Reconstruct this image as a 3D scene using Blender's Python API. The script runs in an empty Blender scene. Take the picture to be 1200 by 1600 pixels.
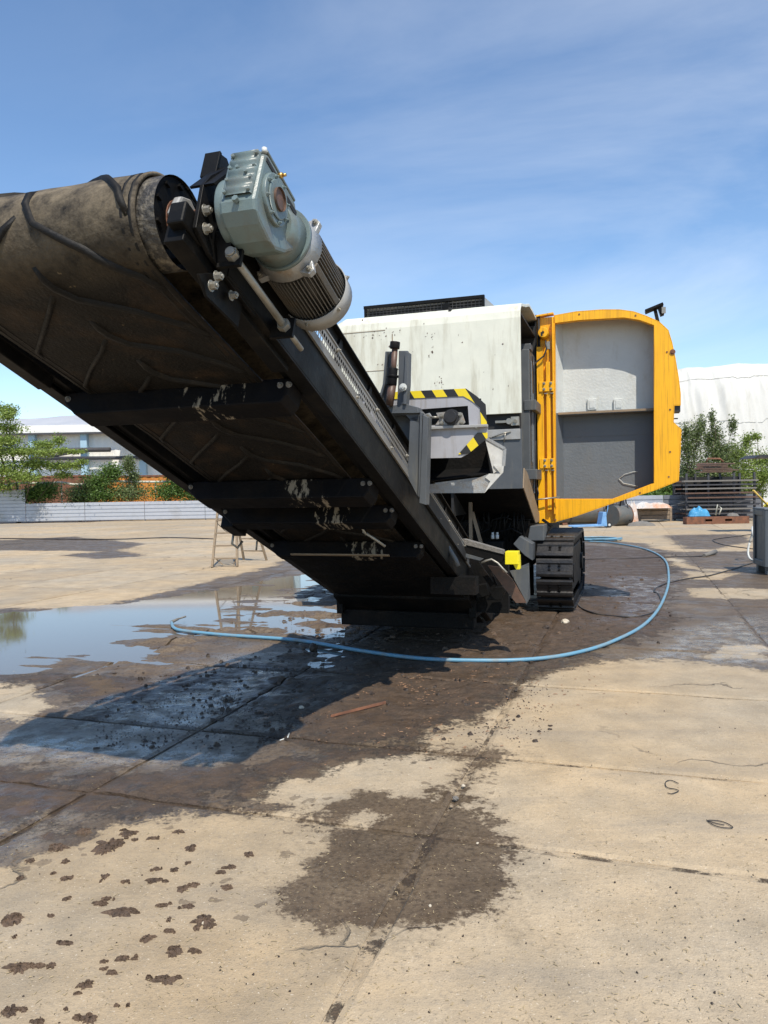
import bpy, math, random
import numpy as np
from mathutils import Vector, Matrix
from mathutils.geometry import tessellate_polygon

random.seed(7); RNG = np.random.default_rng(11)
sc = bpy.context.scene
COL = sc.collection
R = math.radians

# ------------------------------------------------------------------ camera
F = 1180.0; EYE = 1.55
pitch = math.atan(31.0 / F); roll = R(1.0)
FWD = np.array([0, math.cos(pitch), -math.sin(pitch)])
_up = np.array([0, math.sin(pitch), math.cos(pitch)]); _rt = np.array([1.0, 0, 0])
RT = _rt * math.cos(roll) - _up * math.sin(roll)
UP = _up * math.cos(roll) + _rt * math.sin(roll)
CAMP = np.array([0, 0, EYE])
cam_d = bpy.data.cameras.new("camera"); cam = bpy.data.objects.new("camera", cam_d); COL.objects.link(cam)
cam_d.lens = 36.0 * F / 1600.0; cam_d.sensor_width = 36.0; cam_d.clip_start = 0.05; cam_d.clip_end = 5000
cam.matrix_world = Matrix(((RT[0], UP[0], -FWD[0], 0), (RT[1], UP[1], -FWD[1], 0), (RT[2], UP[2], -FWD[2], EYE), (0, 0, 0, 1)))
sc.camera = cam
sc.render.resolution_x = 768; sc.render.resolution_y = 1024

# ------------------------------------------------------------------ light
SUN_EL = 55.5
SUN_TRAVEL_AZ = -15.0                      # the light travels towards this azimuth (from +Y, clockwise)
world = bpy.data.worlds.new("World"); sc.world = world; world.use_nodes = True
wn = world.node_tree; wn.nodes.clear()
def N(tree, typ, **kw):
    n = tree.nodes.new(typ)
    for k, v in kw.items(): setattr(n, k, v)
    return n
wo = N(wn, 'ShaderNodeOutputWorld'); bg = N(wn, 'ShaderNodeBackground')
sky = N(wn, 'ShaderNodeTexSky', sky_type='NISHITA', sun_disc=False)
sky.sun_elevation = R(SUN_EL); sky.sun_rotation = R(180 + SUN_TRAVEL_AZ)
sky.altitude = 150; sky.air_density = 1.0; sky.dust_density = 0.15; sky.ozone_density = 2.0
bg.inputs['Strength'].default_value = 0.115
tcw = N(wn, 'ShaderNodeTexCoord')
mpw = N(wn, 'ShaderNodeMapping'); mpw.inputs['Rotation'].default_value = (R(20), R(-28), R(10)); mpw.inputs['Scale'].default_value = (0.9, 1.3, 3.2)
nzw = N(wn, 'ShaderNodeTexNoise'); nzw.inputs['Scale'].default_value = 1.1; nzw.inputs['Detail'].default_value = 9; nzw.inputs['Roughness'].default_value = 0.58; nzw.inputs['Distortion'].default_value = 0.5
rpw = N(wn, 'ShaderNodeValToRGB'); rpw.color_ramp.elements[0].position = 0.45; rpw.color_ramp.elements[1].position = 0.95
rpw.color_ramp.elements[0].color = (0, 0, 0, 1); rpw.color_ramp.elements[1].color = (0.85, 0.85, 0.85, 1)
mxw = N(wn, 'ShaderNodeMix', data_type='RGBA'); mxw.inputs[7].default_value = (8.6, 8.9, 9.2, 1)
wn.links.new(tcw.outputs['Generated'], mpw.inputs['Vector']); wn.links.new(mpw.outputs[0], nzw.inputs['Vector'])
wn.links.new(nzw.outputs['Fac'], rpw.inputs[0])
dtw = N(wn, 'ShaderNodeVectorMath', operation='DOT_PRODUCT'); dtw.inputs[1].default_value = (.72, .62, -.30); wn.links.new(tcw.outputs['Generated'], dtw.inputs[0])
mrw = N(wn, 'ShaderNodeMapRange'); mrw.inputs[1].default_value = .05; mrw.inputs[2].default_value = .85; mrw.inputs[3].default_value = .05; mrw.inputs[4].default_value = 1.0; wn.links.new(dtw.outputs['Value'], mrw.inputs[0])
muw = N(wn, 'ShaderNodeMath', operation='MULTIPLY'); wn.links.new(rpw.outputs[0], muw.inputs[0]); wn.links.new(mrw.outputs[0], muw.inputs[1]); wn.links.new(muw.outputs[0], mxw.inputs[0])
hsw = N(wn, 'ShaderNodeHueSaturation'); hsw.inputs['Saturation'].default_value = 1.08; hsw.inputs['Value'].default_value = 1.36; wn.links.new(sky.outputs[0], hsw.inputs['Color']); wn.links.new(hsw.outputs[0], mxw.inputs[6]); wn.links.new(mxw.outputs[2], bg.inputs['Color']); wn.links.new(bg.outputs[0], wo.inputs[0])

sun_d = bpy.data.lights.new("sun", 'SUN'); sun_d.energy = 4.5; sun_d.angle = R(0.53); sun_d.color = (1.0, 0.92, 0.80)
sun = bpy.data.objects.new("sun", sun_d); COL.objects.link(sun)
_sd = Vector((math.sin(R(SUN_TRAVEL_AZ)) * math.cos(R(SUN_EL)), math.cos(R(SUN_TRAVEL_AZ)) * math.cos(R(SUN_EL)), -math.sin(R(SUN_EL))))
sun.rotation_euler = _sd.to_track_quat('-Z', 'Y').to_euler(); sun.location = (3, -6, 12)
sc.view_settings.view_transform = 'Standard'; sc.view_settings.look = 'None'; sc.view_settings.gamma = 1
sc.view_settings.exposure = 0.27; sc.view_settings.use_curve_mapping = False
try:
    sc.cycles.max_bounces = 8; sc.cycles.use_denoising = True
except Exception: pass

# ------------------------------------------------------------------ pixel <-> place helpers (photograph 1200x1600)
def ray(u, v): return FWD + RT * (u - 600) / F - UP * (v - 800) / F
def gnd(u, v, z=0.0):
    d = ray(u, v); return CAMP + d * (z - EYE) / d[2]
def at(u, v, Y):
    d = ray(u, v); return CAMP + d * Y / d[1]
AZ = R(18.0)
A_ = np.array([math.sin(AZ), math.cos(AZ), 0]); R_ = np.array([math.cos(AZ), -math.sin(AZ), 0]); Z_ = np.array([0, 0, 1.0])
ORG = np.array([2.29, 9.2, 0]) - 1.5 * R_
def toloc(p):
    q = np.array(p) - ORG; return (float(q @ R_), float(q @ A_), float(q[2]))
def towld(r, t, z=0.0): return ORG + r * R_ + t * A_ + z * Z_
def lp(u, v, r=None, t=None, z=None):      # pixel -> machine coordinates (r right, t away, z up)
    n, val = (R_, r) if r is not None else ((A_, t) if t is not None else (Z_, z))
    d = ray(u, v); s = (val - (CAMP - ORG) @ n) / (d @ n)
    return toloc(CAMP + d * s)
INC = R(21.86); CI, SI = math.cos(INC), math.sin(INC)
def cv(r, s, h): return (r, -2.13 - s * CI + h * SI, 0.455 + s * SI + h * CI)    # conveyor coordinates
def cvi(p): dt = p[1] + 2.13; dz = p[2] - 0.455; return (p[0], -dt * CI + dz * SI, dt * SI + dz * CI)
def cvp(u, v, r): return cvi(lp(u, v, r=r))

# ------------------------------------------------------------------ materials
def mat(name, col, rough=0.6, metal=0.0, var=0.25, scale=6.0, dirt=None, dirt_amt=0.0, dirt_scale=3.0, streak=0.0,
        bump=0.15, bump_scale=40.0, spec=0.5, speck=None, speck_amt=0.0, coord='Object', ior=None, trans=0.0, stretch=None):
    m = bpy.data.materials.new(name); m.use_nodes = True; nt = m.node_tree; L = nt.links
    b = nt.nodes['Principled BSDF']
    tc = N(nt, 'ShaderNodeTexCoord'); src = tc.outputs[coord]
    if stretch:
        mp = N(nt, 'ShaderNodeMapping'); mp.inputs['Scale'].default_value = stretch; L.new(src, mp.inputs[0]); src = mp.outputs[0]
    n1 = N(nt, 'ShaderNodeTexNoise'); n1.inputs['Scale'].default_value = scale; n1.inputs['Detail'].default_value = 7; n1.inputs['Roughness'].default_value = 0.62
    L.new(src, n1.inputs['Vector'])
    hv = N(nt, 'ShaderNodeMapRange'); hv.inputs[1].default_value = 0.25; hv.inputs[2].default_value = 0.75
    hv.inputs[3].default_value = 1 - var; hv.inputs[4].default_value = 1 + var; L.new(n1.outputs[0], hv.inputs[0])
    mu = N(nt, 'ShaderNodeVectorMath', operation='SCALE'); mu.inputs[0].default_value = col[:3]; L.new(hv.outputs[0], mu.inputs['Scale'])
    cur = mu.outputs[0]
    def overlay(cur, color, fac_socket):
        mx = N(nt, 'ShaderNodeMix', data_type='RGBA'); L.new(fac_socket, mx.inputs[0]); L.new(cur, mx.inputs[6]); mx.inputs[7].default_value = (*color, 1); return mx.outputs[2]
    if dirt is not None and dirt_amt > 0:
        s2 = tc.outputs[coord]
        if streak:
            mp2 = N(nt, 'ShaderNodeMapping'); mp2.inputs['Scale'].default_value = (1 + streak, 1 + streak, 1 / (1 + streak * .3)); L.new(s2, mp2.inputs[0]); s2 = mp2.outputs[0]
        n2 = N(nt, 'ShaderNodeTexNoise'); n2.inputs['Scale'].default_value = dirt_scale; n2.inputs['Detail'].default_value = 10; n2.inputs['Roughness'].default_value = 0.68
        L.new(s2, n2.inputs['Vector'])
        rr = N(nt, 'ShaderNodeMapRange'); rr.inputs[1].default_value = 0.62 - 0.3 * dirt_amt; rr.inputs[2].default_value = 0.80 - 0.2 * dirt_amt
        rr.inputs[4].default_value = min(1.0, 0.35 + dirt_amt); L.new(n2.outputs[0], rr.inputs[0]); cur = overlay(cur, dirt, rr.outputs[0])
    if speck is not None:
        n3 = N(nt, 'ShaderNodeTexNoise'); n3.inputs['Scale'].default_value = 28; n3.inputs['Detail'].default_value = 4; L.new(tc.outputs[coord], n3.inputs['Vector'])
        r3 = N(nt, 'ShaderNodeMapRange'); r3.inputs[1].default_value = 0.78 - speck_amt * .3; r3.inputs[2].default_value = 0.82 - speck_amt * .3; L.new(n3.outputs[0], r3.inputs[0]); cur = overlay(cur, speck, r3.outputs[0])
    L.new(cur, b.inputs['Base Color'])
    rv = N(nt, 'ShaderNodeMapRange'); rv.inputs[1].default_value = 0.3; rv.inputs[2].default_value = 0.7
    rv.inputs[3].default_value = max(0.03, rough - 0.1); rv.inputs[4].default_value = min(1, rough + 0.12); L.new(n1.outputs[0], rv.inputs[0]); L.new(rv.outputs[0], b.inputs['Roughness'])
    b.inputs['Metallic'].default_value = metal; b.inputs['Specular IOR Level'].default_value = spec
    if bump > 0:
        nb = N(nt, 'ShaderNodeTexNoise'); nb.inputs['Scale'].default_value = bump_scale; nb.inputs['Detail'].default_value = 5; L.new(tc.outputs[coord], nb.inputs['Vector'])
        bp = N(nt, 'ShaderNodeBump'); bp.inputs['Strength'].default_value = bump; bp.inputs['Distance'].default_value = 0.01; L.new(nb.outputs[0], bp.inputs['Height']); L.new(bp.outputs[0], b.inputs['Normal'])
    return m

DUST = (0.30, 0.24, 0.17)
M = {}
M['black'] = mat('black_paint', (0.006, 0.006, 0.006), 0.5, dirt=(0.026, 0.021, 0.016), dirt_amt=0.3, dirt_scale=5, var=.3, spec=.14)
M['blackmud'] = mat('black_muddy_steel', (0.005, 0.005, 0.005), 0.7, dirt=(0.018, 0.013, 0.010), dirt_amt=0.5, dirt_scale=4, bump=.4, spec=.15)
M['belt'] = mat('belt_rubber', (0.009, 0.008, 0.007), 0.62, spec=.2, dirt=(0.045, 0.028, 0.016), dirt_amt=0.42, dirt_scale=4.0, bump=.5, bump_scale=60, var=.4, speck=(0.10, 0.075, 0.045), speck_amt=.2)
M['cleat'] = mat('cleat_rubber', (0.007, 0.0065, 0.006), 0.6, spec=.25, dirt=(0.04, 0.03, 0.02), dirt_amt=0.3, dirt_scale=9, bump=.4)
def sunlit_dusty_belt(m):      # dust and sun painted in on the carrying side, shaded return left dark
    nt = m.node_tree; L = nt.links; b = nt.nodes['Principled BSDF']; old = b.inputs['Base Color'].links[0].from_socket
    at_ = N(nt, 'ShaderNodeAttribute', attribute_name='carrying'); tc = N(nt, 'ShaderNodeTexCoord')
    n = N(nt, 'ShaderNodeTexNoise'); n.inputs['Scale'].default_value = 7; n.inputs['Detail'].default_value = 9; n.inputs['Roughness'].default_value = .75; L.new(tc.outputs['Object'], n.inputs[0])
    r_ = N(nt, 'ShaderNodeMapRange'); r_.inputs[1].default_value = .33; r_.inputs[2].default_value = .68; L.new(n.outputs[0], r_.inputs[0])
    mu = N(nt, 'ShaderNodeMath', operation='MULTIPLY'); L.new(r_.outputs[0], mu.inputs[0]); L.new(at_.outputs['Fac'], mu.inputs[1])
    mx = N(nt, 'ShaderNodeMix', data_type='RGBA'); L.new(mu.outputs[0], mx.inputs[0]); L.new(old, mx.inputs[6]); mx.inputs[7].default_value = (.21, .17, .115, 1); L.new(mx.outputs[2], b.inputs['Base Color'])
sunlit_dusty_belt(M['belt'])
M['lag'] = mat('drum_lagging', (0.035, 0.032, 0.028), 0.55, dirt=(0.22, 0.19, 0.14), dirt_amt=0.5, dirt_scale=30, bump=1.0, bump_scale=55)
M['white'] = mat('cream_white_paint', (0.66, 0.66, 0.56), 0.45, dirt=(0.36, 0.32, 0.22), dirt_amt=0.38, dirt_scale=1.6, streak=3, var=.06, speck=(0.10, 0.075, 0.05), speck_amt=.12, bump=.05)
M['lwhite'] = mat('door_liner_white', (0.52, 0.54, 0.52), 0.6, dirt=(0.38, 0.35, 0.27), dirt_amt=0.3, dirt_scale=2.2, streak=1, var=.06, bump=.5, bump_scale=30)
M['grey'] = mat('dark_grey_paint', (0.075, 0.083, 0.09), 0.5, dirt=(0.16, 0.15, 0.12), dirt_amt=0.35, dirt_scale=2.5, streak=3, var=.1, bump=.08)
M['lgrey'] = mat('grey_liner', (0.118, 0.134, 0.148), 0.62, dirt=(0.13, 0.13, 0.12), dirt_amt=0.25, dirt_scale=2.0, var=.08, bump=.5, bump_scale=30)
M['steel'] = mat('grey_steel_paint', (0.30, 0.30, 0.29), 0.45, dirt=(0.2, 0.17, 0.12), dirt_amt=0.4, dirt_scale=5, var=.1, bump=.1)
M['magnet'] = mat('pale_grey_panel', (0.36, 0.36, 0.38), 0.42, dirt=(0.22, 0.19, 0.15), dirt_amt=0.4, dirt_scale=5, streak=4, var=.08, bump=.06)
M['yellow'] = mat('orange_yellow_paint', (0.86, 0.42, 0.003), 0.42, dirt=(0.22, 0.085, 0.008), dirt_amt=0.42, dirt_scale=5, streak=11, var=.05, bump=.05, speck=(0.10, .05, .01), speck_amt=.16)
M['brightyellow'] = mat('lemon_yellow_paint', (0.80, 0.68, 0.01), 0.45, dirt=(0.12, 0.09, 0.01), dirt_amt=0.2, dirt_scale=25, var=.05)
M['green'] = mat('green_grey_gear_paint', (0.135, 0.180, 0.178), 0.36, dirt=(0.13, 0.12, 0.095), dirt_amt=0.5, dirt_scale=8, var=.08, bump=.12, bump_scale=90)
M['alu'] = mat('cast_aluminium', (0.36, 0.37, 0.37), 0.45, 0.3, dirt=(0.25, 0.17, 0.09), dirt_amt=0.45, dirt_scale=12, bump=.3, bump_scale=80)
M['palealu'] = mat('bare_sheet_metal', (0.56, 0.56, 0.53), 0.5, dirt=(0.3, 0.27, 0.2), dirt_amt=0.35, dirt_scale=9, bump=.1)
M['fin'] = mat('dusty_motor_fins', (0.12, 0.115, 0.105), 0.55, 0.2, dirt=(0.17, 0.13, 0.085), dirt_amt=0.4, dirt_scale=9, bump=.25)
M['zinc'] = mat('zinc_bolt', (0.30, 0.29, 0.255), 0.42, 0.5, dirt=(0.25, 0.2, 0.12), dirt_amt=0.4, dirt_scale=30, bump=.1)
M['rust'] = mat('rusty_steel', (0.20, 0.085, 0.045), 0.8, dirt=(0.09, 0.045, 0.03), dirt_amt=0.6, dirt_scale=5, var=.35, bump=.6)
M['brownrust'] = mat('brown_rod', (0.11, 0.06, 0.04), 0.5, dirt=(0.05, 0.04, 0.03), dirt_amt=0.5, dirt_scale=14, var=.3)
M['brass'] = mat('brass', (0.6, 0.38, 0.12), 0.3, 0.9, var=.1)
M['tan'] = mat('tan_edge_plate', (0.24, 0.175, 0.11), 0.6, dirt=(0.12, 0.1, 0.07), dirt_amt=.3)
M['track'] = mat('black_track_rubber', (0.011, 0.011, 0.012), 0.45, dirt=(0.03, 0.025, 0.02), dirt_amt=0.4, dirt_scale=8, bump=.35)
M['hose'] = mat('blue_hose_pvc', (0.13, 0.30, 0.42), 0.45, dirt=(0.20, 0.22, 0.21), dirt_amt=0.55, dirt_scale=6, bump=.1, var=.12)
M['cable'] = mat('black_cable', (0.02, 0.02, 0.022), 0.5, dirt=(0.12, 0.1, 0.08), dirt_amt=.4)
M['hydr'] = mat('grey_hydraulic_hose', (0.09, 0.09, 0.09), 0.45)
M['dark'] = mat('matte_near_black', (0.012, 0.012, 0.012), 0.7)  # one even near-black for cavities, slots and backing sheets
M['wood'] = mat('weathered_wood', (0.26, 0.20, 0.135), 0.8, dirt=(0.12, 0.09, 0.06), dirt_amt=.5, dirt_scale=5, var=.25, bump=.4, stretch=(6, 6, 1))
M['crate'] = mat('grey_crate_wood', (0.24, 0.19, 0.14), 0.85, dirt=(0.10, 0.08, 0.06), dirt_amt=.5, dirt_scale=4, var=.3, bump=.4)
M['mud'] = mat('brown_mud', (0.115, 0.075, 0.048), 0.75, dirt=(0.03, 0.02, 0.014), dirt_amt=.5, dirt_scale=30, var=.3, bump=1.0, bump_scale=120)
M['clod'] = mat('wet_mud_clod', (0.045, 0.031, 0.022), 0.55, var=.4, scale=20, bump=1.0, bump_scale=90)
M['stone'] = mat('pale_stone', (0.50, 0.44, 0.34), 0.8, var=.2, scale=30, bump=.6, bump_scale=80)
M['greystone'] = mat('grey_stone', (0.16, 0.15, 0.135), 0.8, var=.3, scale=30, bump=.6, bump_scale=60)
M['fence'] = mat('galvanised_sheet', (0.42, 0.44, 0.48), 0.45, 0.15, dirt=(0.30, 0.29, 0.27), dirt_amt=.35, dirt_scale=.6, var=.06, bump=0)
M['fenced'] = mat('dark_and_shaded_galvanised', (0.16, 0.17, 0.19), 0.5, 0.15, dirt=(0.10, 0.09, 0.08), dirt_amt=.4, dirt_scale=.8, var=.1, bump=0)  # darker fence sheet: shade painted in on right-hand sheets, plain dark for posts
M['bwhite'] = mat('white_cladding', (0.78, 0.78, 0.75), 0.55, dirt=(0.5, 0.48, 0.42), dirt_amt=.4, dirt_scale=.25, var=.05, bump=0)
M['roofg'] = mat('grey_roof_sheet', (0.42, 0.43, 0.45), 0.5, var=.08, scale=.4, bump=0)
M['bluecol'] = mat('pale_blue_steel', (0.33, 0.48, 0.58), 0.5, var=.05)
M['pipe'] = mat('dark_pipe', (0.05, 0.05, 0.055), 0.6)
M['paleline'] = mat('pale_pipe_wrap', (0.5, 0.5, 0.42), 0.7, dirt=(.3, .25, .15), dirt_amt=.5)
M['orange'] = mat('orange_container_paint', (0.62, 0.24, 0.035), 0.6, dirt=(0.30, 0.10, 0.04), dirt_amt=.5, dirt_scale=1.0, var=.15)
M['tarp'] = mat('white_tarpaulin', (0.56, 0.56, 0.53), 0.7, dirt=(0.42, 0.41, 0.36), dirt_amt=.35, dirt_scale=.35, streak=2, var=.04, bump=0)
M['bluetarp'] = mat('blue_tarpaulin', (0.05, 0.27, 0.48), 0.5, var=.15, bump=.5, bump_scale=8)
M['bin'] = mat('slate_plastic', (0.065, 0.08, 0.095), 0.5, dirt=(0.12, 0.12, 0.12), dirt_amt=.3, dirt_scale=3, var=.08)
M['jack'] = mat('light_blue_paint', (0.16, 0.34, 0.60), 0.5, dirt=(.15, .13, .1), dirt_amt=.3)
M['tank'] = mat('grey_tank_paint', (0.10, 0.105, 0.10), 0.55, dirt=(0.14, 0.09, 0.06), dirt_amt=.5, dirt_scale=3)
M['pole'] = mat('yellow_wood_pole', (0.55, 0.38, 0.08), 0.6)
M['bark'] = mat('bark', (0.11, 0.085, 0.06), 0.9, var=.3, bump=.8, bump_scale=20)
M['orangerag'] = mat('dirty_white_orange_sheet', (0.55, 0.53, 0.50), 0.7, dirt=(0.50, 0.20, 0.06), dirt_amt=.6, dirt_scale=1.6, var=.15, bump=.5)

def leafmat(name, col):
    m = bpy.data.materials.new(name); m.use_nodes = True; nt = m.node_tree; L = nt.links; b = nt.nodes['Principled BSDF']
    oi = N(nt, 'ShaderNodeNewGeometry'); mr = N(nt, 'ShaderNodeMapRange'); mr.inputs[3].default_value = .6; mr.inputs[4].default_value = 1.5
    L.new(oi.outputs['Random Per Island'], mr.inputs[0]); mu = N(nt, 'ShaderNodeVectorMath', operation='SCALE'); mu.inputs[0].default_value = col; L.new(mr.outputs[0], mu.inputs['Scale'])
    L.new(mu.outputs[0], b.inputs['Base Color']); b.inputs['Roughness'].default_value = 0.55
    tr = N(nt, 'ShaderNodeBsdfTranslucent'); L.new(mu.outputs[0], tr.inputs[0]); mx = N(nt, 'ShaderNodeMixShader'); mx.inputs[0].default_value = .35
    out = nt.nodes['Material Output']; L.new(b.outputs[0], mx.inputs[1]); L.new(tr.outputs[0], mx.inputs[2]); L.new(mx.outputs[0], out.inputs[0]); return m
M['leafb'] = leafmat('bright_leaf', (0.20, 0.27, 0.055)); M['leafm'] = leafmat('mid_leaf', (0.09, 0.16, 0.03)); M['leafd'] = leafmat('olive_leaf', (0.13, 0.17, 0.06))

def hazard(name):
    m = bpy.data.materials.new(name); m.use_nodes = True; nt = m.node_tree; L = nt.links; b = nt.nodes['Principled BSDF']
    tc = N(nt, 'ShaderNodeTexCoord'); sp = N(nt, 'ShaderNodeSeparateXYZ'); L.new(tc.outputs['Object'], sp.inputs[0])
    m1 = N(nt, 'ShaderNodeMath', operation='MULTIPLY'); m1.inputs[1].default_value = 0.62; L.new(sp.outputs['Z'], m1.inputs[0])
    ad = N(nt, 'ShaderNodeMath', operation='ADD'); L.new(sp.outputs['X'], ad.inputs[0]); L.new(m1.outputs[0], ad.inputs[1])
    mu = N(nt, 'ShaderNodeMath', operation='MULTIPLY'); mu.inputs[1].default_value = 6.4; L.new(ad.outputs[0], mu.inputs[0])
    fr = N(nt, 'ShaderNodeMath', operation='FRACT'); L.new(mu.outputs[0], fr.inputs[0])
    gt = N(nt, 'ShaderNodeMath', operation='GREATER_THAN'); gt.inputs[1].default_value = .5; L.new(fr.outputs[0], gt.inputs[0])
    mx = N(nt, 'ShaderNodeMix', data_type='RGBA'); mx.inputs[6].default_value = (0.02, 0.02, 0.02, 1); mx.inputs[7].default_value = (0.75, 0.58, 0.02, 1)
    L.new(gt.outputs[0], mx.inputs[0]); L.new(mx.outputs[2], b.inputs['Base Color']); b.inputs['Roughness'].default_value = .45; return m
M['hazard'] = hazard('hazard_stripes')

# scuffed black: grey scrape marks where the crossmembers were rubbed
def scuffed():
    m = mat('black_scuffed', (0.004, 0.004, 0.005), 0.65, spec=.12, dirt=(0.012, 0.009, 0.007), dirt_amt=.5, dirt_scale=5)
    nt = m.node_tree; L = nt.links; b = nt.nodes['Principled BSDF']; old = b.inputs['Base Color'].links[0].from_socket
    tc = N(nt, 'ShaderNodeTexCoord'); sp = N(nt, 'ShaderNodeSeparateXYZ'); L.new(tc.outputs['Object'], sp.inputs[0])
    mp = N(nt, 'ShaderNodeMapping'); mp.inputs['Scale'].default_value = (14, 3, 5); L.new(tc.outputs['Object'], mp.inputs[0])
    nz = N(nt, 'ShaderNodeTexNoise'); nz.inputs['Scale'].default_value = 1.6; nz.inputs['Detail'].default_value = 6; nz.inputs['Roughness'].default_value = .7; L.new(mp.outputs[0], nz.inputs[0])
    c = N(nt, 'ShaderNodeMath', operation='SUBTRACT'); c.inputs[1].default_value = .22; L.new(sp.outputs['X'], c.inputs[0])
    ab = N(nt, 'ShaderNodeMath', operation='ABSOLUTE'); L.new(c.outputs[0], ab.inputs[0])
    w = N(nt, 'ShaderNodeMapRange'); w.inputs[1].default_value = .10; w.inputs[2].default_value = .34; w.inputs[3].default_value = .04; w.inputs[4].default_value = -.25; L.new(ab.outputs[0], w.inputs[0])
    s = N(nt, 'ShaderNodeMath', operation='ADD'); L.new(nz.outputs[0], s.inputs[0]); L.new(w.outputs[0], s.inputs[1])
    rr = N(nt, 'ShaderNodeMapRange'); rr.inputs[1].default_value = .575; rr.inputs[2].default_value = .62; L.new(s.outputs[0], rr.inputs[0])
    mx = N(nt, 'ShaderNodeMix', data_type='RGBA'); L.new(rr.outputs[0], mx.inputs[0]); L.new(old, mx.inputs[6]); mx.inputs[7].default_value = (.24, .21, .165, 1)
    L.new(mx.outputs[2], b.inputs['Base Color']); return m
M['scuffed'] = scuffed()

def perforated():
    m = mat('perforated_galvanised', (0.24, 0.23, 0.21), 0.5, 0.2, dirt=(.12, .10, .075), dirt_amt=.5); nt = m.node_tree; L = nt.links; b = nt.nodes['Principled BSDF']
    return m
M['perf'] = perforated()

# ------------------------------------------------------------------ mesh builder
def ident(*p): return p
class MB:
    def __init__(s, xf=None): s.v = []; s.f = []; s.sm = []; s.xf = xf or (lambda a, b, c: (a, b, c))
    def add(s, pts, faces, smooth=False):
        n = len(s.v); s.v += [s.xf(*map(float, p)) for p in pts]; s.f += [tuple(i + n for i in f) for f in faces]
        s.sm += (smooth if isinstance(smooth, list) else [smooth] * len(faces)); return s
    def hexa(s, p): return s.add(p, [(0, 3, 2, 1), (4, 5, 6, 7), (0, 1, 5, 4), (1, 2, 6, 5), (2, 3, 7, 6), (3, 0, 4, 7)])
    def box(s, x0, x1, y0, y1, z0, z1):
        return s.hexa([(x0, y0, z0), (x1, y0, z0), (x1, y1, z0), (x0, y1, z0), (x0, y0, z1), (x1, y0, z1), (x1, y1, z1), (x0, y1, z1)])
    def beam(s, p0, p1, w, h, up=(0, 0, 1)):
        p0 = Vector(p0); p1 = Vector(p1); d = (p1 - p0).normalized(); x = d.cross(Vector(up))
        if x.length < 1e-4: x = d.cross(Vector((1, 0, 0)))
        x.normalize(); y = x.cross(d).normalized(); x *= w / 2; y *= h / 2
        return s.hexa([p0 - x - y, p0 + x - y, p1 + x - y, p1 - x - y, p0 - x + y, p0 + x + y, p1 + x + y, p1 - x + y])
    def cyl(s, p0, p1, r0, r1=None, n=16, caps=True, smooth=True):
        r1 = r0 if r1 is None else r1; p0 = Vector(p0); p1 = Vector(p1); d = (p1 - p0).normalized()
        x = d.orthogonal().normalized(); y = d.cross(x); P = []
        for k in range(n):
            a = 2 * math.pi * k / n; q = x * math.cos(a) + y * math.sin(a); P.append(p0 + q * r0); P.append(p1 + q * r1)
        fs = [(2 * k, 2 * ((k + 1) % n), 2 * ((k + 1) % n) + 1, 2 * k + 1) for k in range(n)]; sm = [smooth] * n
        if caps: fs += [tuple(2 * k for k in reversed(range(n))), tuple(2 * k + 1 for k in range(n))]; sm += [False, False]
        return s.add(P, fs, sm)
    def tube(s, pts, r, n=8, caps=True):
        pts = [Vector(p) for p in pts]; m = len(pts); P = []; prev = None
        for i in range(m):
            d = (pts[min(i + 1, m - 1)] - pts[max(i - 1, 0)]).normalized()
            x = d.orthogonal().normalized() if prev is None else (prev - d * prev.dot(d)).normalized()
            prev = x; y = d.cross(x); rr = r[i] if isinstance(r, (list, tuple)) else r
            P += [pts[i] + (x * math.cos(2 * math.pi * k / n) + y * math.sin(2 * math.pi * k / n)) * rr for k in range(n)]
        fs = []
        for i in range(m - 1):
            for k in range(n): a = i * n + k; b = i * n + (k + 1) % n; fs.append((a, b, b + n, a + n))
        sm = [True] * len(fs)
        if caps: fs += [tuple(reversed(range(n))), tuple((m - 1) * n + k for k in range(n))]; sm += [False, False]
        return s.add(P, fs, sm)
    def prism(s, poly, off, holes=None):      # poly: 3D points, off: extrusion vector
        loops = [poly] + (holes or []); off = Vector(off); allp = [Vector(p) for l in loops for p in l]; n = len(allp)
        tris = tessellate_polygon([[Vector(p) for p in l] for l in loops])
        fs = [tuple(t) for t in tris] + [tuple(reversed([i + n for i in t])) for t in tris]; b = 0
        for l in loops:
            k = len(l)
            for i in range(k): j = (i + 1) % k; fs.append((b + i, b + j, b + j + n, b + i + n))
            b += k
        return s.add(allp + [p + off for p in allp], fs)
    def bolt(s, p, d, r=0.014, h=0.012):
        p = Vector(p); d = Vector(d).normalized(); s.cyl(p, p + d * .003, r * 1.45, n=12); s.cyl(p + d * .003, p + d * (h + .003), r, n=6, smooth=False); return s.cyl(p + d * (h + .003), p + d * (h + .009), r * .5, n=8)
    def mesh(s, name):
        me = bpy.data.meshes.new(name); me.from_pydata(s.v, [], s.f); me.polygons.foreach_set('use_smooth', s.sm); me.update()
        import bmesh
        bm = bmesh.new(); bm.from_mesh(me); bmesh.ops.recalc_face_normals(bm, faces=bm.faces); bm.to_mesh(me); bm.free(); return me
    def build(s, name, m, parent=None, bevel=0, **tags):
        me = s.mesh(name); me.materials.append(M[m] if isinstance(m, str) else m); return link(name, me, parent, bevel, **tags)
def link(name, me, parent=None, bevel=0, **tags):
    o = bpy.data.objects.new(name, me); COL.objects.link(o)
    if parent: o.parent = parent
    if bevel:
        b = o.modifiers.new('bevel', 'BEVEL'); b.width = bevel; b.segments = 2; b.limit_method = 'ANGLE'; b.angle_limit = R(35)
    for k, v in tags.items(): o[k] = v
    return o
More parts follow.
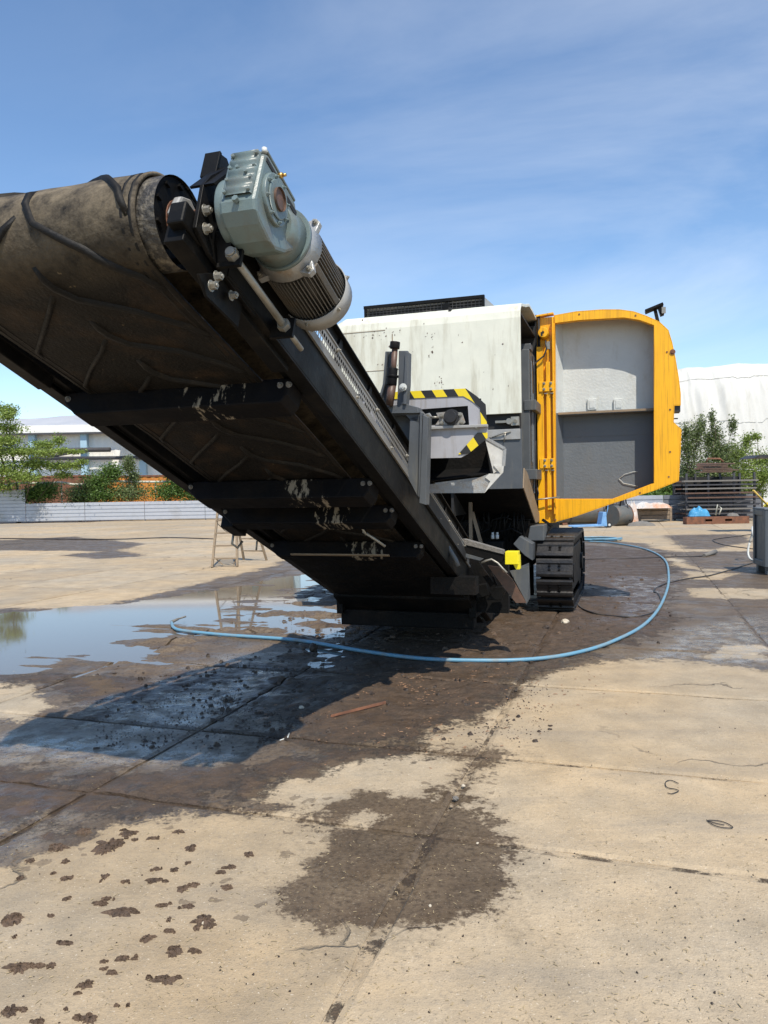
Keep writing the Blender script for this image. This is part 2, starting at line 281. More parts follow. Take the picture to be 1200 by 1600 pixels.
def empty(name, loc, rz=0.0, **tags):
    o = bpy.data.objects.new(name, None); COL.objects.link(o); o.location = tuple(map(float, loc)); o.rotation_euler = (0, 0, rz); o.empty_display_size = .2
    for k, v in tags.items(): o[k] = v
    return o
def copy_tree(o, parent=None, **tags):
    c = o.copy(); COL.objects.link(c); c.parent = parent
    for k, v in tags.items(): c[k] = v
    for ch in o.children: copy_tree(ch, c)
    return c
def npmesh(name, V, Fq, m, parent=None, smooth=False, attrs=None, **tags):
    V = np.asarray(V, np.float32); Fq = np.asarray(Fq, np.int32); me = bpy.data.meshes.new(name); k = Fq.shape[1]
    me.vertices.add(len(V)); me.vertices.foreach_set('co', V.ravel()); me.loops.add(Fq.size); me.loops.foreach_set('vertex_index', Fq.ravel())
    me.polygons.add(len(Fq)); me.polygons.foreach_set('loop_start', np.arange(0, Fq.size, k, dtype=np.int32)); me.polygons.foreach_set('loop_total', np.full(len(Fq), k, np.int32))
    me.polygons.foreach_set('use_smooth', np.full(len(Fq), smooth)); me.update(calc_edges=True)
    for an, av in (attrs or {}).items():
        a = me.attributes.new(an, 'FLOAT', 'POINT'); a.data.foreach_set('value', np.asarray(av, np.float32))
    me.materials.append(M[m] if isinstance(m, str) else m); return link(name, me, parent, **tags)
# ------------------------------------------------------------------ ground
def _hash(ix, iy, seed):
    h = (ix.astype(np.int64) * 374761393 + iy.astype(np.int64) * 668265263 + seed * 1442695041) & 0x7fffffff
    h = ((h ^ (h >> 13)) * 1274126177) & 0x7fffffff; h = h ^ (h >> 16); return (h & 0xffff) / 65535.0
def vnoise(x, y, seed=0):
    ix = np.floor(x); iy = np.floor(y); fx = x - ix; fy = y - iy; fx = fx * fx * (3 - 2 * fx); fy = fy * fy * (3 - 2 * fy)
    a = _hash(ix, iy, seed); b = _hash(ix + 1, iy, seed); c = _hash(ix, iy + 1, seed); d = _hash(ix + 1, iy + 1, seed)
    return (a * (1 - fx) + b * fx) * (1 - fy) + (c * (1 - fx) + d * fx) * fy
def fbm(x, y, seed=0, oct=4):
    s = 0; a = .5; tot = 0
    for k in range(oct): s = s + a * vnoise(x + 17.3 * k, y - 9.1 * k, seed + k); tot += a; a *= .55; x, y = 1.62 * x - 1.21 * y, 1.21 * x + 1.62 * y
    return s / tot
def poly_rt(px): return np.array([toloc(gnd(u, v))[:2] for u, v in px])
def sdf(poly, x, y):          # negative inside
    d = np.full(x.shape, 1e9); inside = np.zeros(x.shape, bool); n = len(poly)
    for i in range(n):
        ax, ay = poly[i]; bx, by = poly[(i + 1) % n]; ex, ey = bx - ax, by - ay; wx, wy = x - ax, y - ay
        t = np.clip((wx * ex + wy * ey) / (ex * ex + ey * ey + 1e-12), 0, 1); d = np.minimum(d, (wx - ex * t) ** 2 + (wy - ey * t) ** 2)
        c = (ay > y) != (by > y); xi = np.where(c, (bx - ax) * (y - ay) / (by - ay + 1e-12) + ax, -1e9); inside ^= c & (x < xi)
    d = np.sqrt(d); return np.where(inside, -d, d)
P_WET = poly_rt([(-80, 955), (120, 950), (200, 938), (300, 915), (420, 884), (480, 868), (600, 850), (800, 842), (930, 842), (1000, 850), (1045, 862), (1055, 885), (1100, 893), (1200, 890), (1290, 892),
    (1290, 1052), (1200, 1045), (1060, 1032), (940, 1030), (870, 1052), (830, 1085), (760, 1108), (700, 1130), (645, 1155), (600, 1168), (690, 1172), (780, 1180), (785, 1187), (735, 1192), (715, 1225),
    (705, 1262), (730, 1285), (470, 1300), (440, 1276), (330, 1275), (250, 1272), (180, 1290), (120, 1318), (0, 1345), (-80, 1360)])
P_STAIN = poly_rt([(700, 1255), (760, 1290), (800, 1340), (805, 1385), (765, 1435), (690, 1452), (620, 1448), (500, 1452), (445, 1428), (432, 1395), (485, 1345), (520, 1300), (600, 1262)])
P_DRY = [poly_rt(p) for p in ([(-60, 1066), (60, 1070), (85, 1105), (40, 1122), (-60, 1120)], [(115, 1060), (150, 1055), (195, 1078), (150, 1086)],
    [(385, 1245), (440, 1215), (500, 1200), (560, 1185), (640, 1182), (725, 1192), (700, 1225), (640, 1250), (575, 1240), (520, 1262), (470, 1275), (420, 1262)],
    [(1065, 918), (1210, 920), (1210, 936), (1085, 935)], [(1115, 1006), (1210, 1008), (1210, 1034), (1095, 1028)], [(1070, 893), (1160, 896), (1130, 906), (1065, 905)])]
P_MUD = [poly_rt(p) for p in ([(380, 1120), (420, 1050), (470, 1000), (560, 950), (700, 935), (900, 935), (1000, 990), (900, 1030), (830, 1060), (760, 1105), (650, 1150), (560, 1165), (430, 1155), (395, 1135)],
    [(905, 850), (1045, 865), (1060, 930), (1040, 990), (950, 1015), (890, 960)], [(-60, 1052), (150, 1052), (260, 1060), (400, 1030), (420, 1050), (250, 1095), (160, 1120), (100, 1100), (70, 1070), (-60, 1064)],
    [(-60, 1200), (200, 1210), (420, 1190), (640, 1172), (560, 1190), (430, 1225), (420, 1260), (250, 1262), (90, 1280), (-60, 1290)])]
P_FILM = [poly_rt(p) for p in ([(110, 1105), (370, 1020), (440, 1040), (430, 1085), (300, 1140), (200, 1140)], [(-60, 1140), (110, 1150), (300, 1160), (380, 1180), (330, 1200), (100, 1200), (-60, 1195)],
    [(-80, 1205), (60, 1235), (110, 1290), (0, 1345), (-80, 1350)], [(1060, 985), (1200, 960), (1290, 1050), (1000, 1030)], [(950, 900), (1060, 900), (1040, 960), (960, 975)])]
P_PUD = poly_rt([(-120, 968), (60, 954), (180, 942), (330, 925), (430, 905), (520, 893), (575, 925), (545, 985), (500, 1058), (455, 1064), (460, 1010), (400, 992), (330, 1000), (280, 1035), (240, 1052), (150, 1045), (-120, 1052)])
P_OLD = [poly_rt(p) for p in ([(-40, 846), (120, 838), (235, 850), (180, 862), (-40, 860)], [(80, 868), (180, 860), (250, 868), (150, 874)], [(1030, 836), (1160, 834), (1180, 846), (1120, 859), (1065, 858)], [(1010, 862), (1290, 860), (1290, 893), (1090, 890)])]
def soft(d, w): return np.clip(.5 - d / (2 * w), 0, 1)
def ground_fields(r, t):
    dist = np.hypot(r - 2.17, t + 9.45)
    wob = (fbm(r * 1.3, t * 1.3, 3, 5) - .5) * .6 + (fbm(r * 5.5, t * 5.5, 8, 4) - .5) * .26
    wet = soft(sdf(P_WET, r, t) + wob, .36)
    for p in P_DRY: wet = np.minimum(wet, 1 - soft(sdf(p, r, t) + wob * .5, .22))
    wet = np.maximum(wet, soft(sdf(P_STAIN, r, t) + wob * .30, .20) * .95)
    ds = sdf(P_STAIN, r, t); wet = np.maximum(wet, np.clip(.36 - ds * .55, 0, .36) * (ds > 0))          # drips round the stain
    for p in P_OLD: wet = np.maximum(wet, soft(sdf(p, r, t) + wob * .8, .35) * .72)
    mud = np.zeros_like(r)
    for p in P_MUD: mud = np.maximum(mud, soft(sdf(p, r, t) + wob, .35))
    film = np.zeros_like(r)
    for p in P_FILM: film = np.maximum(film, soft(sdf(p, r, t) + wob * .6, .15))
    pud = soft(sdf(P_PUD, r, t) + wob * 1.2, .28)
    r, t = r + .01 * 0, t; near = np.clip(1 - dist / 30, 0, 1)
    h = (fbm(r * .9, t * .9, 20, 3) - .5) * .006 * near + (fbm(r * 6, t * 6, 31, 3) - .5) * .003 * near
    rough = np.clip((fbm(r * 5.2, t * 5.2, 41, 5) - .47) * 6, 0, 1)
    h = h + mud * near * rough * .014 + mud * (fbm(r * 12, t * 12, 55, 3) - .42) * .030 * near
    isl = fbm(r * .9 + t * .3, t * 2.2 - r * .3, 61, 6)
    right = np.clip((r + 3.6) / 1.6, 0, 1)
    h = h * (1 - .6 * pud) + pud * (-.016 + np.clip(isl - (.57 - .07 * right), 0, 1) * (.07 + .06 * right) + (fbm(r * 9, t * 11, 77, 3) - .5) * .010 * right)
    isl2 = fbm(r * 2.0 + t * .9 + 5, t * 4.6 - r * 1.1, 99, 5); h = h + pud * right * np.clip(isl2 - .47, 0, 1) * .20
    return wet, mud, film, pud, h
def concrete():
    m = bpy.data.materials.new('yard_concrete'); m.use_nodes = True; nt = m.node_tree; L = nt.links; b = nt.nodes['Principled BSDF']
    g = N(nt, 'ShaderNodeNewGeometry'); pos = g.outputs['Position']
    def noise(scale, det=5, rough=.6, vec=None, out=0):
        n = N(nt, 'ShaderNodeTexNoise'); n.inputs['Scale'].default_value = scale; n.inputs['Detail'].default_value = det; n.inputs['Roughness'].default_value = rough; L.new(vec or pos, n.inputs['Vector']); return n.outputs[out]
    def math_(op, a, b_=None, c=None):
        n = N(nt, 'ShaderNodeMath', operation=op)
        for i, x in enumerate((a, b_, c)):
            if x is None: continue
            if isinstance(x, (int, float)): n.inputs[i].default_value = x
            else: L.new(x, n.inputs[i])
        return n.outputs[0]
    def rng(x, a, b_, c=0.0, d=1.0):
        n = N(nt, 'ShaderNodeMapRange'); L.new(x, n.inputs[0])
        for i, q in enumerate((a, b_, c, d)): n.inputs[i + 1].default_value = q
        return n.outputs[0]
    def mix(f, a, b_):
        n = N(nt, 'ShaderNodeMix', data_type='RGBA')
        if isinstance(f, float): n.inputs[0].default_value = f
        else: L.new(f, n.inputs[0])
        for i, x in ((6, a), (7, b_)):
            if isinstance(x, tuple): n.inputs[i].default_value = (*x, 1)
            else: L.new(x, n.inputs[i])
        return n.outputs[2]
    def attr(nm): n = N(nt, 'ShaderNodeAttribute', attribute_name=nm); return n.outputs['Fac']
    nl = noise(.45, 6); nm = noise(3.2, 7, .65); nf = noise(38, 4, .6); nv = noise(140, 3, .6)
    mp = N(nt, 'ShaderNodeMapping'); mp.inputs['Scale'].default_value = (.35, 2.2, 1); mp.inputs['Rotation'].default_value = (0, 0, R(14)); L.new(pos, mp.inputs[0])
    ns = noise(1.1, 8, .7, mp.outputs[0])
    dry = mix(rng(nl, .38, .64), (.50, .375, .225), (.415, .350, .255))
    oi = N(nt, 'ShaderNodeObjectInfo'); tint = rng(oi.outputs['Random'], 0, 1, .80, .98)
    sc1 = N(nt, 'ShaderNodeVectorMath', operation='SCALE'); L.new(dry, sc1.inputs[0]); L.new(math_('MULTIPLY', tint, rng(nm, .3, .7, .78, 1.16)), sc1.inputs['Scale']); cur = sc1.outputs[0]
    cur = mix(math_('MULTIPLY', rng(noise(1.7, 4), .56, .72), .35), cur, (.50, .37, .22))                       # sandy orange dust
    cur = mix(math_('MULTIPLY', rng(nf, .52, .72), .38), cur, (.20, .175, .14))
    cur = mix(math_('MULTIPLY', rng(nv, .60, .68), .55), cur, (.14, .12, .095))
    cur = mix(math_('MULTIPLY', rng(noise(95, 2), .66, .70), .7), cur, (.62, .54, .42))
    cur = mix(math_('MULTIPLY', rng(ns, .52, .66), .30), cur, (.19, .175, .155))                               # tyre and scrape streaks
    ve = N(nt, 'ShaderNodeTexVoronoi', feature='DISTANCE_TO_EDGE'); ve.inputs['Scale'].default_value = .62; dv = N(nt, 'ShaderNodeVectorMath', operation='ADD'); nd = N(nt, 'ShaderNodeTexNoise'); nd.inputs['Scale'].default_value = 2.2; nd.inputs['Detail'].default_value = 8; L.new(pos, nd.inputs[0])
    sd_ = N(nt, 'ShaderNodeVectorMath', operation='SCALE'); L.new(nd.outputs[1], sd_.inputs[0]); sd_.inputs['Scale'].default_value = .55; L.new(pos, dv.inputs[0]); L.new(sd_.outputs[0], dv.inputs[1]); L.new(dv.outputs[0], ve.inputs['Vector'])
    crack = math_('MULTIPLY', rng(ve.outputs['Distance'], .0025, .008, 1, 0), rng(noise(.7, 3), .52, .60))
    cur = mix(math_('MULTIPLY', crack, .75), cur, (.11, .09, .065))
    # sparse damp drops
    vo = N(nt, 'ShaderNodeTexVoronoi'); vo.inputs['Scale'].default_value = 7.5; vo.inputs['Randomness'].default_value = 1
    wp = N(nt, 'ShaderNodeVectorMath', operation='ADD'); L.new(pos, wp.inputs[0]); nw = N(nt, 'ShaderNodeTexNoise'); nw.inputs['Scale'].default_value = 14; nw.inputs['Detail'].default_value = 4
    L.new(pos, nw.inputs[0]); sw = N(nt, 'ShaderNodeVectorMath', operation='SCALE'); L.new(nw.outputs[1], sw.inputs[0]); sw.inputs['Scale'].default_value = .14; L.new(sw.outputs[0], wp.inputs[1]); L.new(wp.outputs[0], vo.inputs['Vector'])
    drop = math_('MULTIPLY', math_('LESS_THAN', vo.outputs['Distance'], .20), math_('GREATER_THAN', math_('ADD', noise(.9, 2), math_('MULTIPLY', attr('wet'), .9)), .70))
    # wet mask
    w = math_('ADD', attr('wet'), math_('ADD', math_('MULTIPLY', math_('SUBTRACT', noise(5.5, 10, .78), .5), 1.25), math_('MULTIPLY', math_('SUBTRACT', nf, .5), .35)))
    wet = rng(w, .46, .54); wet = math_('MAXIMUM', wet, math_('MULTIPLY', drop, .55))
    wetc = mix(rng(nm, .35, .65), (.098, .068, .041), (.150, .111, .070)); wetc = mix(rng(nf, .45, .7), wetc, (.060, .042, .026))
    wetc = mix(math_('MULTIPLY', rng(noise(95, 2), .64, .70), .5), wetc, (.30, .25, .18))
    big = N(nt, 'ShaderNodeVectorMath', operation='SCALE'); L.new(wetc, big.inputs[0]); L.new(rng(noise(1.3, 7, .7), .3, .7, .70, 1.35), big.inputs['Scale']); wetc = big.outputs[0]
    cur = mix(math_('MULTIPLY', rng(w, .30, .50), .42), cur, (.20, .155, .10))          # damp halo drying out round the wet
    cur = mix(wet, cur, wetc)
    filmc = mix(rng(noise(6, 8, .75), .42, .56), (.22, .175, .12), (.115, .085, .055)); filmc = mix(math_('MULTIPLY', rng(noise(46, 5, .7), .55, .60), .85), filmc, (.035, .027, .020))
    cur = mix(math_('MULTIPLY', attr('film'), wet), cur, filmc)
    md = rng(math_('ADD', attr('mud'), math_('MULTIPLY', math_('SUBTRACT', noise(4.2, 10, .82), .5), 2.4)), .48, .62)
    mudc = mix(rng(noise(9, 6), .35, .65), (.088, .056, .033), (.046, .031, .020)); mudc = mix(math_('MULTIPLY', rng(nv, .56, .66), .5), mudc, (.15, .11, .075))
    cur = mix(math_('MULTIPLY', md, .92), cur, mudc)
    L.new(cur, b.inputs['Base Color'])
    ro = rng(wet, 0, 1, .92, .55); film = math_('MULTIPLY', attr('film'), rng(noise(7, 8, .7), .40, .54))
    ro = math_('ADD', math_('MULTIPLY', ro, math_('SUBTRACT', 1, film)), math_('MULTIPLY', film, .25))
    ro = math_('ADD', ro, math_('MULTIPLY', md, .12)); wetpatch = math_('MULTIPLY', rng(noise(3.1, 6), .50, .58), math_('MULTIPLY', wet, .2)); ro = math_('SUBTRACT', ro, wetpatch)
    L.new(ro, b.inputs['Roughness'])
    hh = math_('SUBTRACT', math_('ADD', math_('MULTIPLY', nf, .5), math_('MULTIPLY', nv, .35)), math_('MULTIPLY', crack, 1.5)); hh = math_('ADD', hh, math_('MULTIPLY', noise(17, 6, .7), math_('ADD', math_('MULTIPLY', md, 2.2), .5)))
    bp = N(nt, 'ShaderNodeBump'); bp.inputs['Distance'].default_value = .012; L.new(hh, bp.inputs['Height']); L.new(math_('SUBTRACT', .75, math_('MULTIPLY', film, .62)), bp.inputs['Strength']); L.new(bp.outputs[0], b.inputs['Normal'])
    return m
M['concrete'] = concrete()
M['joint'] = mat('joint_dirt', (0.20, 0.15, 0.10), 0.9, dirt=(0.10, 0.075, 0.05), dirt_amt=.6, dirt_scale=6, var=.3, bump=.6)

gm = MB(); gm.add([(-900, -300, -.045), (900, -300, -.045), (900, 2500, -.045), (-900, 2500, -.045)], [(0, 1, 2, 3)])
earth = mat('yard_earth', (0.33, 0.28, 0.21), 0.9, scale=.3, var=.2)
ground = gm.build('ground', earth, kind='structure', label='wide concrete yard of large worn slabs, dry tan and wet dark brown')
# dirt that fills the joints
gx = np.arange(-12, 12.01, .15); gy = np.arange(-11, 22.01, .15); GX, GY = np.meshgrid(gx, gy); Wt, Md, Fl, Pu, _h = ground_fields(GX, GY)
hz = -.013 + (fbm(GX * 5, GY * 5, 70, 3) - .5) * .012; jx = (ORG[0] + GX * R_[0] + GY * A_[0]); jy = (ORG[1] + GX * R_[1] + GY * A_[1]); nx = len(gx); ny = len(gy)
idx = np.arange(nx * ny).reshape(ny, nx); Q = np.stack([idx[:-1, :-1], idx[:-1, 1:], idx[1:, 1:], idx[1:, :-1]], -1).reshape(-1, 4)
npmesh('joint_filling', np.stack([jx.ravel(), jy.ravel(), hz.ravel()], 1), Q, 'concrete', ground, True, dict(wet=np.maximum(Wt, .10).ravel(), mud=np.maximum(Md, .40).ravel(), film=Fl.ravel() * 0))
RJ = [-30, -26, -22, -18, -14.2, -12.2, -10.25, -8.35, -6.38, -4.43, -2.42, -.55, 1.31, 3.43, 5.4, 7.4, 9.4, 11.4, 13.4, 15.4]
TJ = [-11, -8.9, -6.2, -5.13, -3.45, -1.85, 1.2, 4.2, 7.2, 10.2, 13.2, 16.2, 20.2, 24.2, 28.2, 33.2, 39, 45]
def vis(r, t):
    p = towld(r, t) - CAMP; w = p @ FWD
    if w < .3: return False
    return -120 < 600 + F * (p @ RT) / w < 1320 and 800 - F * (p @ UP) / w < 1750
for i in range(len(RJ) - 1):
    for j in range(len(TJ) - 1):
        r0, r1, t0, t1 = RJ[i], RJ[i + 1], TJ[j], TJ[j + 1]
        if not any(vis(r0 + (r1 - r0) * a, t0 + (t1 - t0) * b) for a in np.linspace(0, 1, 6) for b in np.linspace(0, 1, 6)): continue
        cx, cy = min(max(2.17, r0), r1), min(max(-9.45, t0), t1); dist = max(1.5, math.hypot(cx - 2.17, cy + 9.45)); st = min(.6, max(.035, dist * .0056))
        g_ = .008; n1 = max(2, int((r1 - r0) / st)); n2 = max(2, int((t1 - t0) / st))
        X, Y = np.meshgrid(np.linspace(r0 + g_, r1 - g_, n1 + 1), np.linspace(t0 + g_, t1 - g_, n2 + 1))
        W_, M_, Fm, Pd, H_ = ground_fields(X, Y)
        H_ = H_ + (random.random() - .5) * .004 * (1 - Pd) + ((X - cx) * (random.random() - .5) + (Y - cy) * (random.random() - .5)) * .0015 * (1 - Pd)
        e = np.zeros_like(X); e[0, :] = e[-1, :] = 1; e[:, 0] = e[:, -1] = 1
        if dist < 14:
            wv = fbm(X * 2.5, Y * 2.5, 80 + i, 5); ch = np.clip((fbm(X * 3, Y * 3, 91 + j, 3) - .60) * 5, 0, 1)
            X[:, 0] += wv[:, 0] * .012 + ch[:, 0] * .018; X[:, -1] -= wv[:, -1] * .012 + ch[:, -1] * .018; Y[0, :] += wv[0, :] * .012 + ch[0, :] * .018; Y[-1, :] -= wv[-1, :] * .012 + ch[-1, :] * .018
        H_ = H_ - e * .009
        wx = ORG[0] + X * R_[0] + Y * A_[0]; wy = ORG[1] + X * R_[1] + Y * A_[1]
        V = np.stack([wx.ravel(), wy.ravel(), H_.ravel()], 1); id_ = np.arange(V.shape[0]).reshape(n2 + 1, n1 + 1)
        Fq = np.stack([id_[:-1, :-1], id_[:-1, 1:], id_[1:, 1:], id_[1:, :-1]], -1).reshape(-1, 4)
        ring = np.concatenate([id_[0, :], id_[1:, -1], id_[-1, -2::-1], id_[-2:0:-1, 0]]); nb = len(V); sk = V[ring].copy(); sk[:, 2] = -.04
        k = len(ring); a = np.arange(k); b_ = (a + 1) % k; Sk = np.stack([ring[b_], ring[a], nb + a, nb + b_], -1)
        V2 = np.vstack([V, sk]); at_ = lambda q: np.concatenate([q.ravel(), q.ravel()[ring]])
        npmesh('concrete_slab', V2, np.vstack([Fq, Sk]), 'concrete', ground, False, dict(wet=at_(W_), mud=at_(M_), film=at_(Fm)))
# puddle water
wm = bpy.data.materials.new('muddy_water'); wm.use_nodes = True; _b = wm.node_tree.nodes['Principled BSDF']; _b.inputs['Base Color'].default_value = (.13, .105, .075, 1); _b.inputs['Roughness'].default_value = .045; _b.inputs['IOR'].default_value = 1.33
_n = N(wm.node_tree, 'ShaderNodeTexNoise'); _n.inputs['Scale'].default_value = 2.5; _bp = N(wm.node_tree, 'ShaderNodeBump'); _bp.inputs['Strength'].default_value = .05; _bp.inputs['Distance'].default_value = .01
wm.node_tree.links.new(_n.outputs[0], _bp.inputs['Height']); wm.node_tree.links.new(_bp.outputs[0], _b.inputs['Normal']); _b.inputs['Specular IOR Level'].default_value = .8
pb = MB(); c0 = P_PUD.mean(0); pp = [towld(*(c0 + (p - c0) * 1.12), -.008) for p in P_PUD]; off = len(pp)
tri = tessellate_polygon([[Vector(p) for p in pp]]); pb.add(pp, [tuple(t) for t in tri]); puddle = pb.build('puddle_water', wm, kind='structure', label='shallow puddle reflecting the sky beside the conveyor')
# mud splats in the foreground, straws, chips, clods
SPL = [(20,1437,48,24),(30,1512,50,22),(80,1510,18,12),(132,1540,35,18),(258,1532,48,20),(140,1593,40,18),(18,1580,40,22),(60,1597,30,10),(170,1320,55,28),(165,1328,30,20),(95,1325,35,12),(32,1372,14,10),(102,1347,18,7),(104,1373,24,9),(83,1365,12,6),(163,1370,16,12),(195,1378,18,6),(103,1405,16,6),(165,1405,22,8),(155,1412,30,8),(190,1425,58,16),(245,1358,20,8),(272,1360,16,8),(292,1349,12,6),(240,1376,34,7),(298,1325,22,12),(278,1300,18,7),(238,1310,24,6),(287,1388,28,14),(305,1383,20,10),(360,1355,24,8),(345,1363,22,8),(388,1335,18,12),(355,1387,28,10),(295,1417,28,8),(252,1415,30,7),(264,1437,10,10),(320,1440,52,26),(230,1466,28,13),(265,1455,26,8),(272,1489,34,18),(302,1486,24,9),(103,1474,34,7),(192,1499,38,9),(162,1503,16,7),(162,1515,16,6),(175,1520,22,9),(182,1571,10,6),(200,1571,8,8),(103,1577,10,6),(80,1431,12,5),(23,1464,9,5),(210,1313,14,6),(200,1303,40,9),(130,1300,30,12),(48,1345,22,8)]
V = []; Fs = []
for (u, v, w, h) in [(a, b, c * .85, d * .85) for a, b, c, d in SPL]:
    c = gnd(u, v); e1 = gnd(u + w / 2, v); e2 = gnd(u, v - h / 2); ax = np.linalg.norm(e1 - c); ay = np.linalg.norm(e2 - c)
    for q in range(5 if w > 25 else (3 if w > 13 else 2)):
        cc = c + np.array([RNG.normal() * ax * .55, RNG.normal() * ay * .55, 0]) * (q > 0); sx = ax * (.95 if q == 0 else RNG.uniform(.18, .5)); sy = ay * (.95 if q == 0 else RNG.uniform(.18, .5)); n = 46; b0 = len(V); sd = RNG.integers(1, 999)
        hh = .002 + .008 * min(1, w / 45) * RNG.uniform(.6, 1.2)
        for ri, rf in enumerate((0, .35, .7, 1.0)):
            for k in range(n):
                a = 2 * math.pi * k / n; nz = max(.12, -.25 + 2.3 * float(fbm(np.array([math.cos(a) * 2.6 + sd]), np.array([math.sin(a) * 2.6 + q * 3]), 5, 6)[0]))
                rr = rf * nz; V.append((cc[0] + math.cos(a) * sx * rr, cc[1] + math.sin(a) * sy * rr, (.0035 + hh * (1 - rf ** 2) * RNG.uniform(.35, 1.15)) if rf < 1 else -.006))
        for ri in range(3):
            for k in range(n): a = b0 + ri * n + k; b_ = b0 + ri * n + (k + 1) % n; Fs.append((a, b_, b_ + n, a + n))
npmesh('mud_splatter', V, Fs, 'mud', None, False, kind='stuff', label='dark brown mud splats dropped over the dry slabs in the foreground')
def scatter(name, n, gen, m, label, shape='chip'):
    V = []; Fq = []
    for _ in range(n):
        x, y, z, sx, sy, sz = gen(); a = random.uniform(0, math.pi); ca, sa = math.cos(a), math.sin(a); b0 = len(V)
        for k, (px_, py_, pz_) in enumerate(((-1, -1, 0), (1, -1, 0), (1, 1, 0), (-1, 1, 0), (-.6, -.6, 1), (.6, -.6, 1), (.6, .6, 1), (-.6, .6, 1))):
            j = lambda: random.uniform(.6, 1.25); qx, qy = px_ * sx * j(), py_ * sy * j(); V.append((x + qx * ca - qy * sa, y + qx * sa + qy * ca, z + pz_ * sz * j()))
        for f in ((0, 1, 5, 4), (1, 2, 6, 5), (2, 3, 7, 6), (3, 0, 4, 7), (4, 5, 6, 7)): Fq.append(tuple(b0 + i for i in f))
    return npmesh(name, V, Fq, m, None, False, kind='stuff', label=label)
def g_chip():
    u, v = random.uniform(-30, 1230), 1040 + 600 * random.random() ** .8; p = gnd(u, v); s = random.uniform(.0006, .0018); return p[0], p[1], .002, s * random.uniform(1, 6), s, s * .8
scatter('straw_litter', 2600, g_chip, mat('straw', (.36, .28, .16), .8), 'fine pale straws and chips strewn over the slabs')
def g_peb():
    u, v = random.uniform(-30, 1230), 1000 + 640 * random.random() ** .8; p = gnd(u, v); s = .0009 + .0035 * random.random() ** 3; return p[0], p[1], .0, s, s * random.uniform(.6, 1), s * 1.1
scatter('dark_grit', 650, g_peb, 'clod', 'small dark grit and crumbs of mud scattered over the yard')
def g_mch():
    u, v = random.choice([(random.uniform(390, 860), random.uniform(985, 1160)), (random.gauss(560, 110), random.gauss(1080, 40)), (random.gauss(420, 60), random.gauss(1090, 45)), (random.uniform(900, 1060), random.uniform(860, 1010)), (random.uniform(150, 460), random.uniform(1040, 1170))]); p = gnd(u, v); s = random.uniform(.0012, .0045) * (1 + 3.0 * (random.random() < .05)); return p[0], p[1], 0, s * 1.3, s, s * random.uniform(.6, 1.5)
scatter('mud_clods', 9000, g_mch, 'clod', 'crumbled wet mud lumps around and under the conveyor')
def g_lump():
    u, v = random.choice([(random.gauss(800, 70), random.gauss(975, 16)), (random.gauss(640, 90), random.gauss(1000, 18)), (random.gauss(520, 50), random.gauss(970, 28)), (random.gauss(960, 40), random.gauss(900, 25))]); p = gnd(u, v); s = .008 + .020 * random.random() ** 3; return p[0], p[1], -.003, s * 1.4, s, s * random.uniform(.5, 1.3)
scatter('mud_lumps', 420, g_lump, 'mud', 'bigger brown mud lumps piled up round the feet of the machine')
def g_bark():
    u, v = random.gauss(640, 110), max(985, random.gauss(1075, 42)); p = gnd(u, v); s = .0010 + .004 * random.random() ** 2; return p[0], p[1], .003, s * random.uniform(1, 5), s, s * .8
scatter('wood_chips', 1500, g_bark, mat('wood_chip', (.26, .15, .085), .8, var=.4, scale=30), 'small brown wood chips lying in the mud')

# ------------------------------------------------------------------ the tracked shredder with its discharge conveyor
mach = empty('tracked_shredder', ORG, -AZ, label='big tracked shredder with raised black discharge conveyor and open orange door', category='shredder')
def P(name, mb, m, parent=mach, bevel=0, **k): return mb.build(name, m, parent, bevel, **k)

# ---- hood (cream white), a shell whose rounded profile lies in the t-z plane
prof = [(-.72, 2.43), (-.72, 3.52), (-.705, 3.60), (-.66, 3.67), (-.58, 3.71), (-.40, 3.745), (-.17, 3.79), (.14, 3.87), (.5, 3.875), (.9, 3.86), (2.5, 3.86), (5.2, 3.84)]
def hoodsec(r, lower, inset=0.0):
    out = []
    for (t, z) in prof:
        zz = z - lower * max(0, min(1, (z - 3.0) / .6)); out.append((r, t + inset, zz - inset))
    return out
m = MB(); secs = [(1.0, 0), (-1.17, 0), (-1.36, .085), (-1.55, .30), (-1.60, .5)]
base_n = len(prof); P_ = []
for r, lo in secs: P_ += hoodsec(r, lo)
fs = []
for k in range(len(secs) - 1):
    for i in range(base_n - 1): a = k * base_n + i; fs.append((a, a + 1, a + 1 + base_n, a + base_n))
m.add(P_, fs)
o = P('hood', m, 'white'); s_ = o.modifiers.new('sheet', 'SOLIDIFY'); s_.thickness = .035; s_.offset = -1
b_ = o.modifiers.new('b', 'BEVEL'); b_.width = .008; b_.segments = 2; b_.angle_limit = R(30)
m = MB(); m.add(hoodsec(-1.60, .5) + [(-1.60, 5.2, 2.43)], [tuple(range(base_n + 1))]); m.add([(-1.6, -.72, 2.43), (-1.6, 5.2, 2.43), (-1.6, 5.2, 1.2), (-1.6, .4, 1.2)], [(0, 1, 2, 3)]); m.add([(1.0, 5.2, 1.2), (-1.6, 5.2, 1.2), (-1.6, 5.2, 3.3), (1.0, 5.2, 3.84)], [(0, 1, 2, 3)])
P('rear_and_left_wall', m, 'grey')
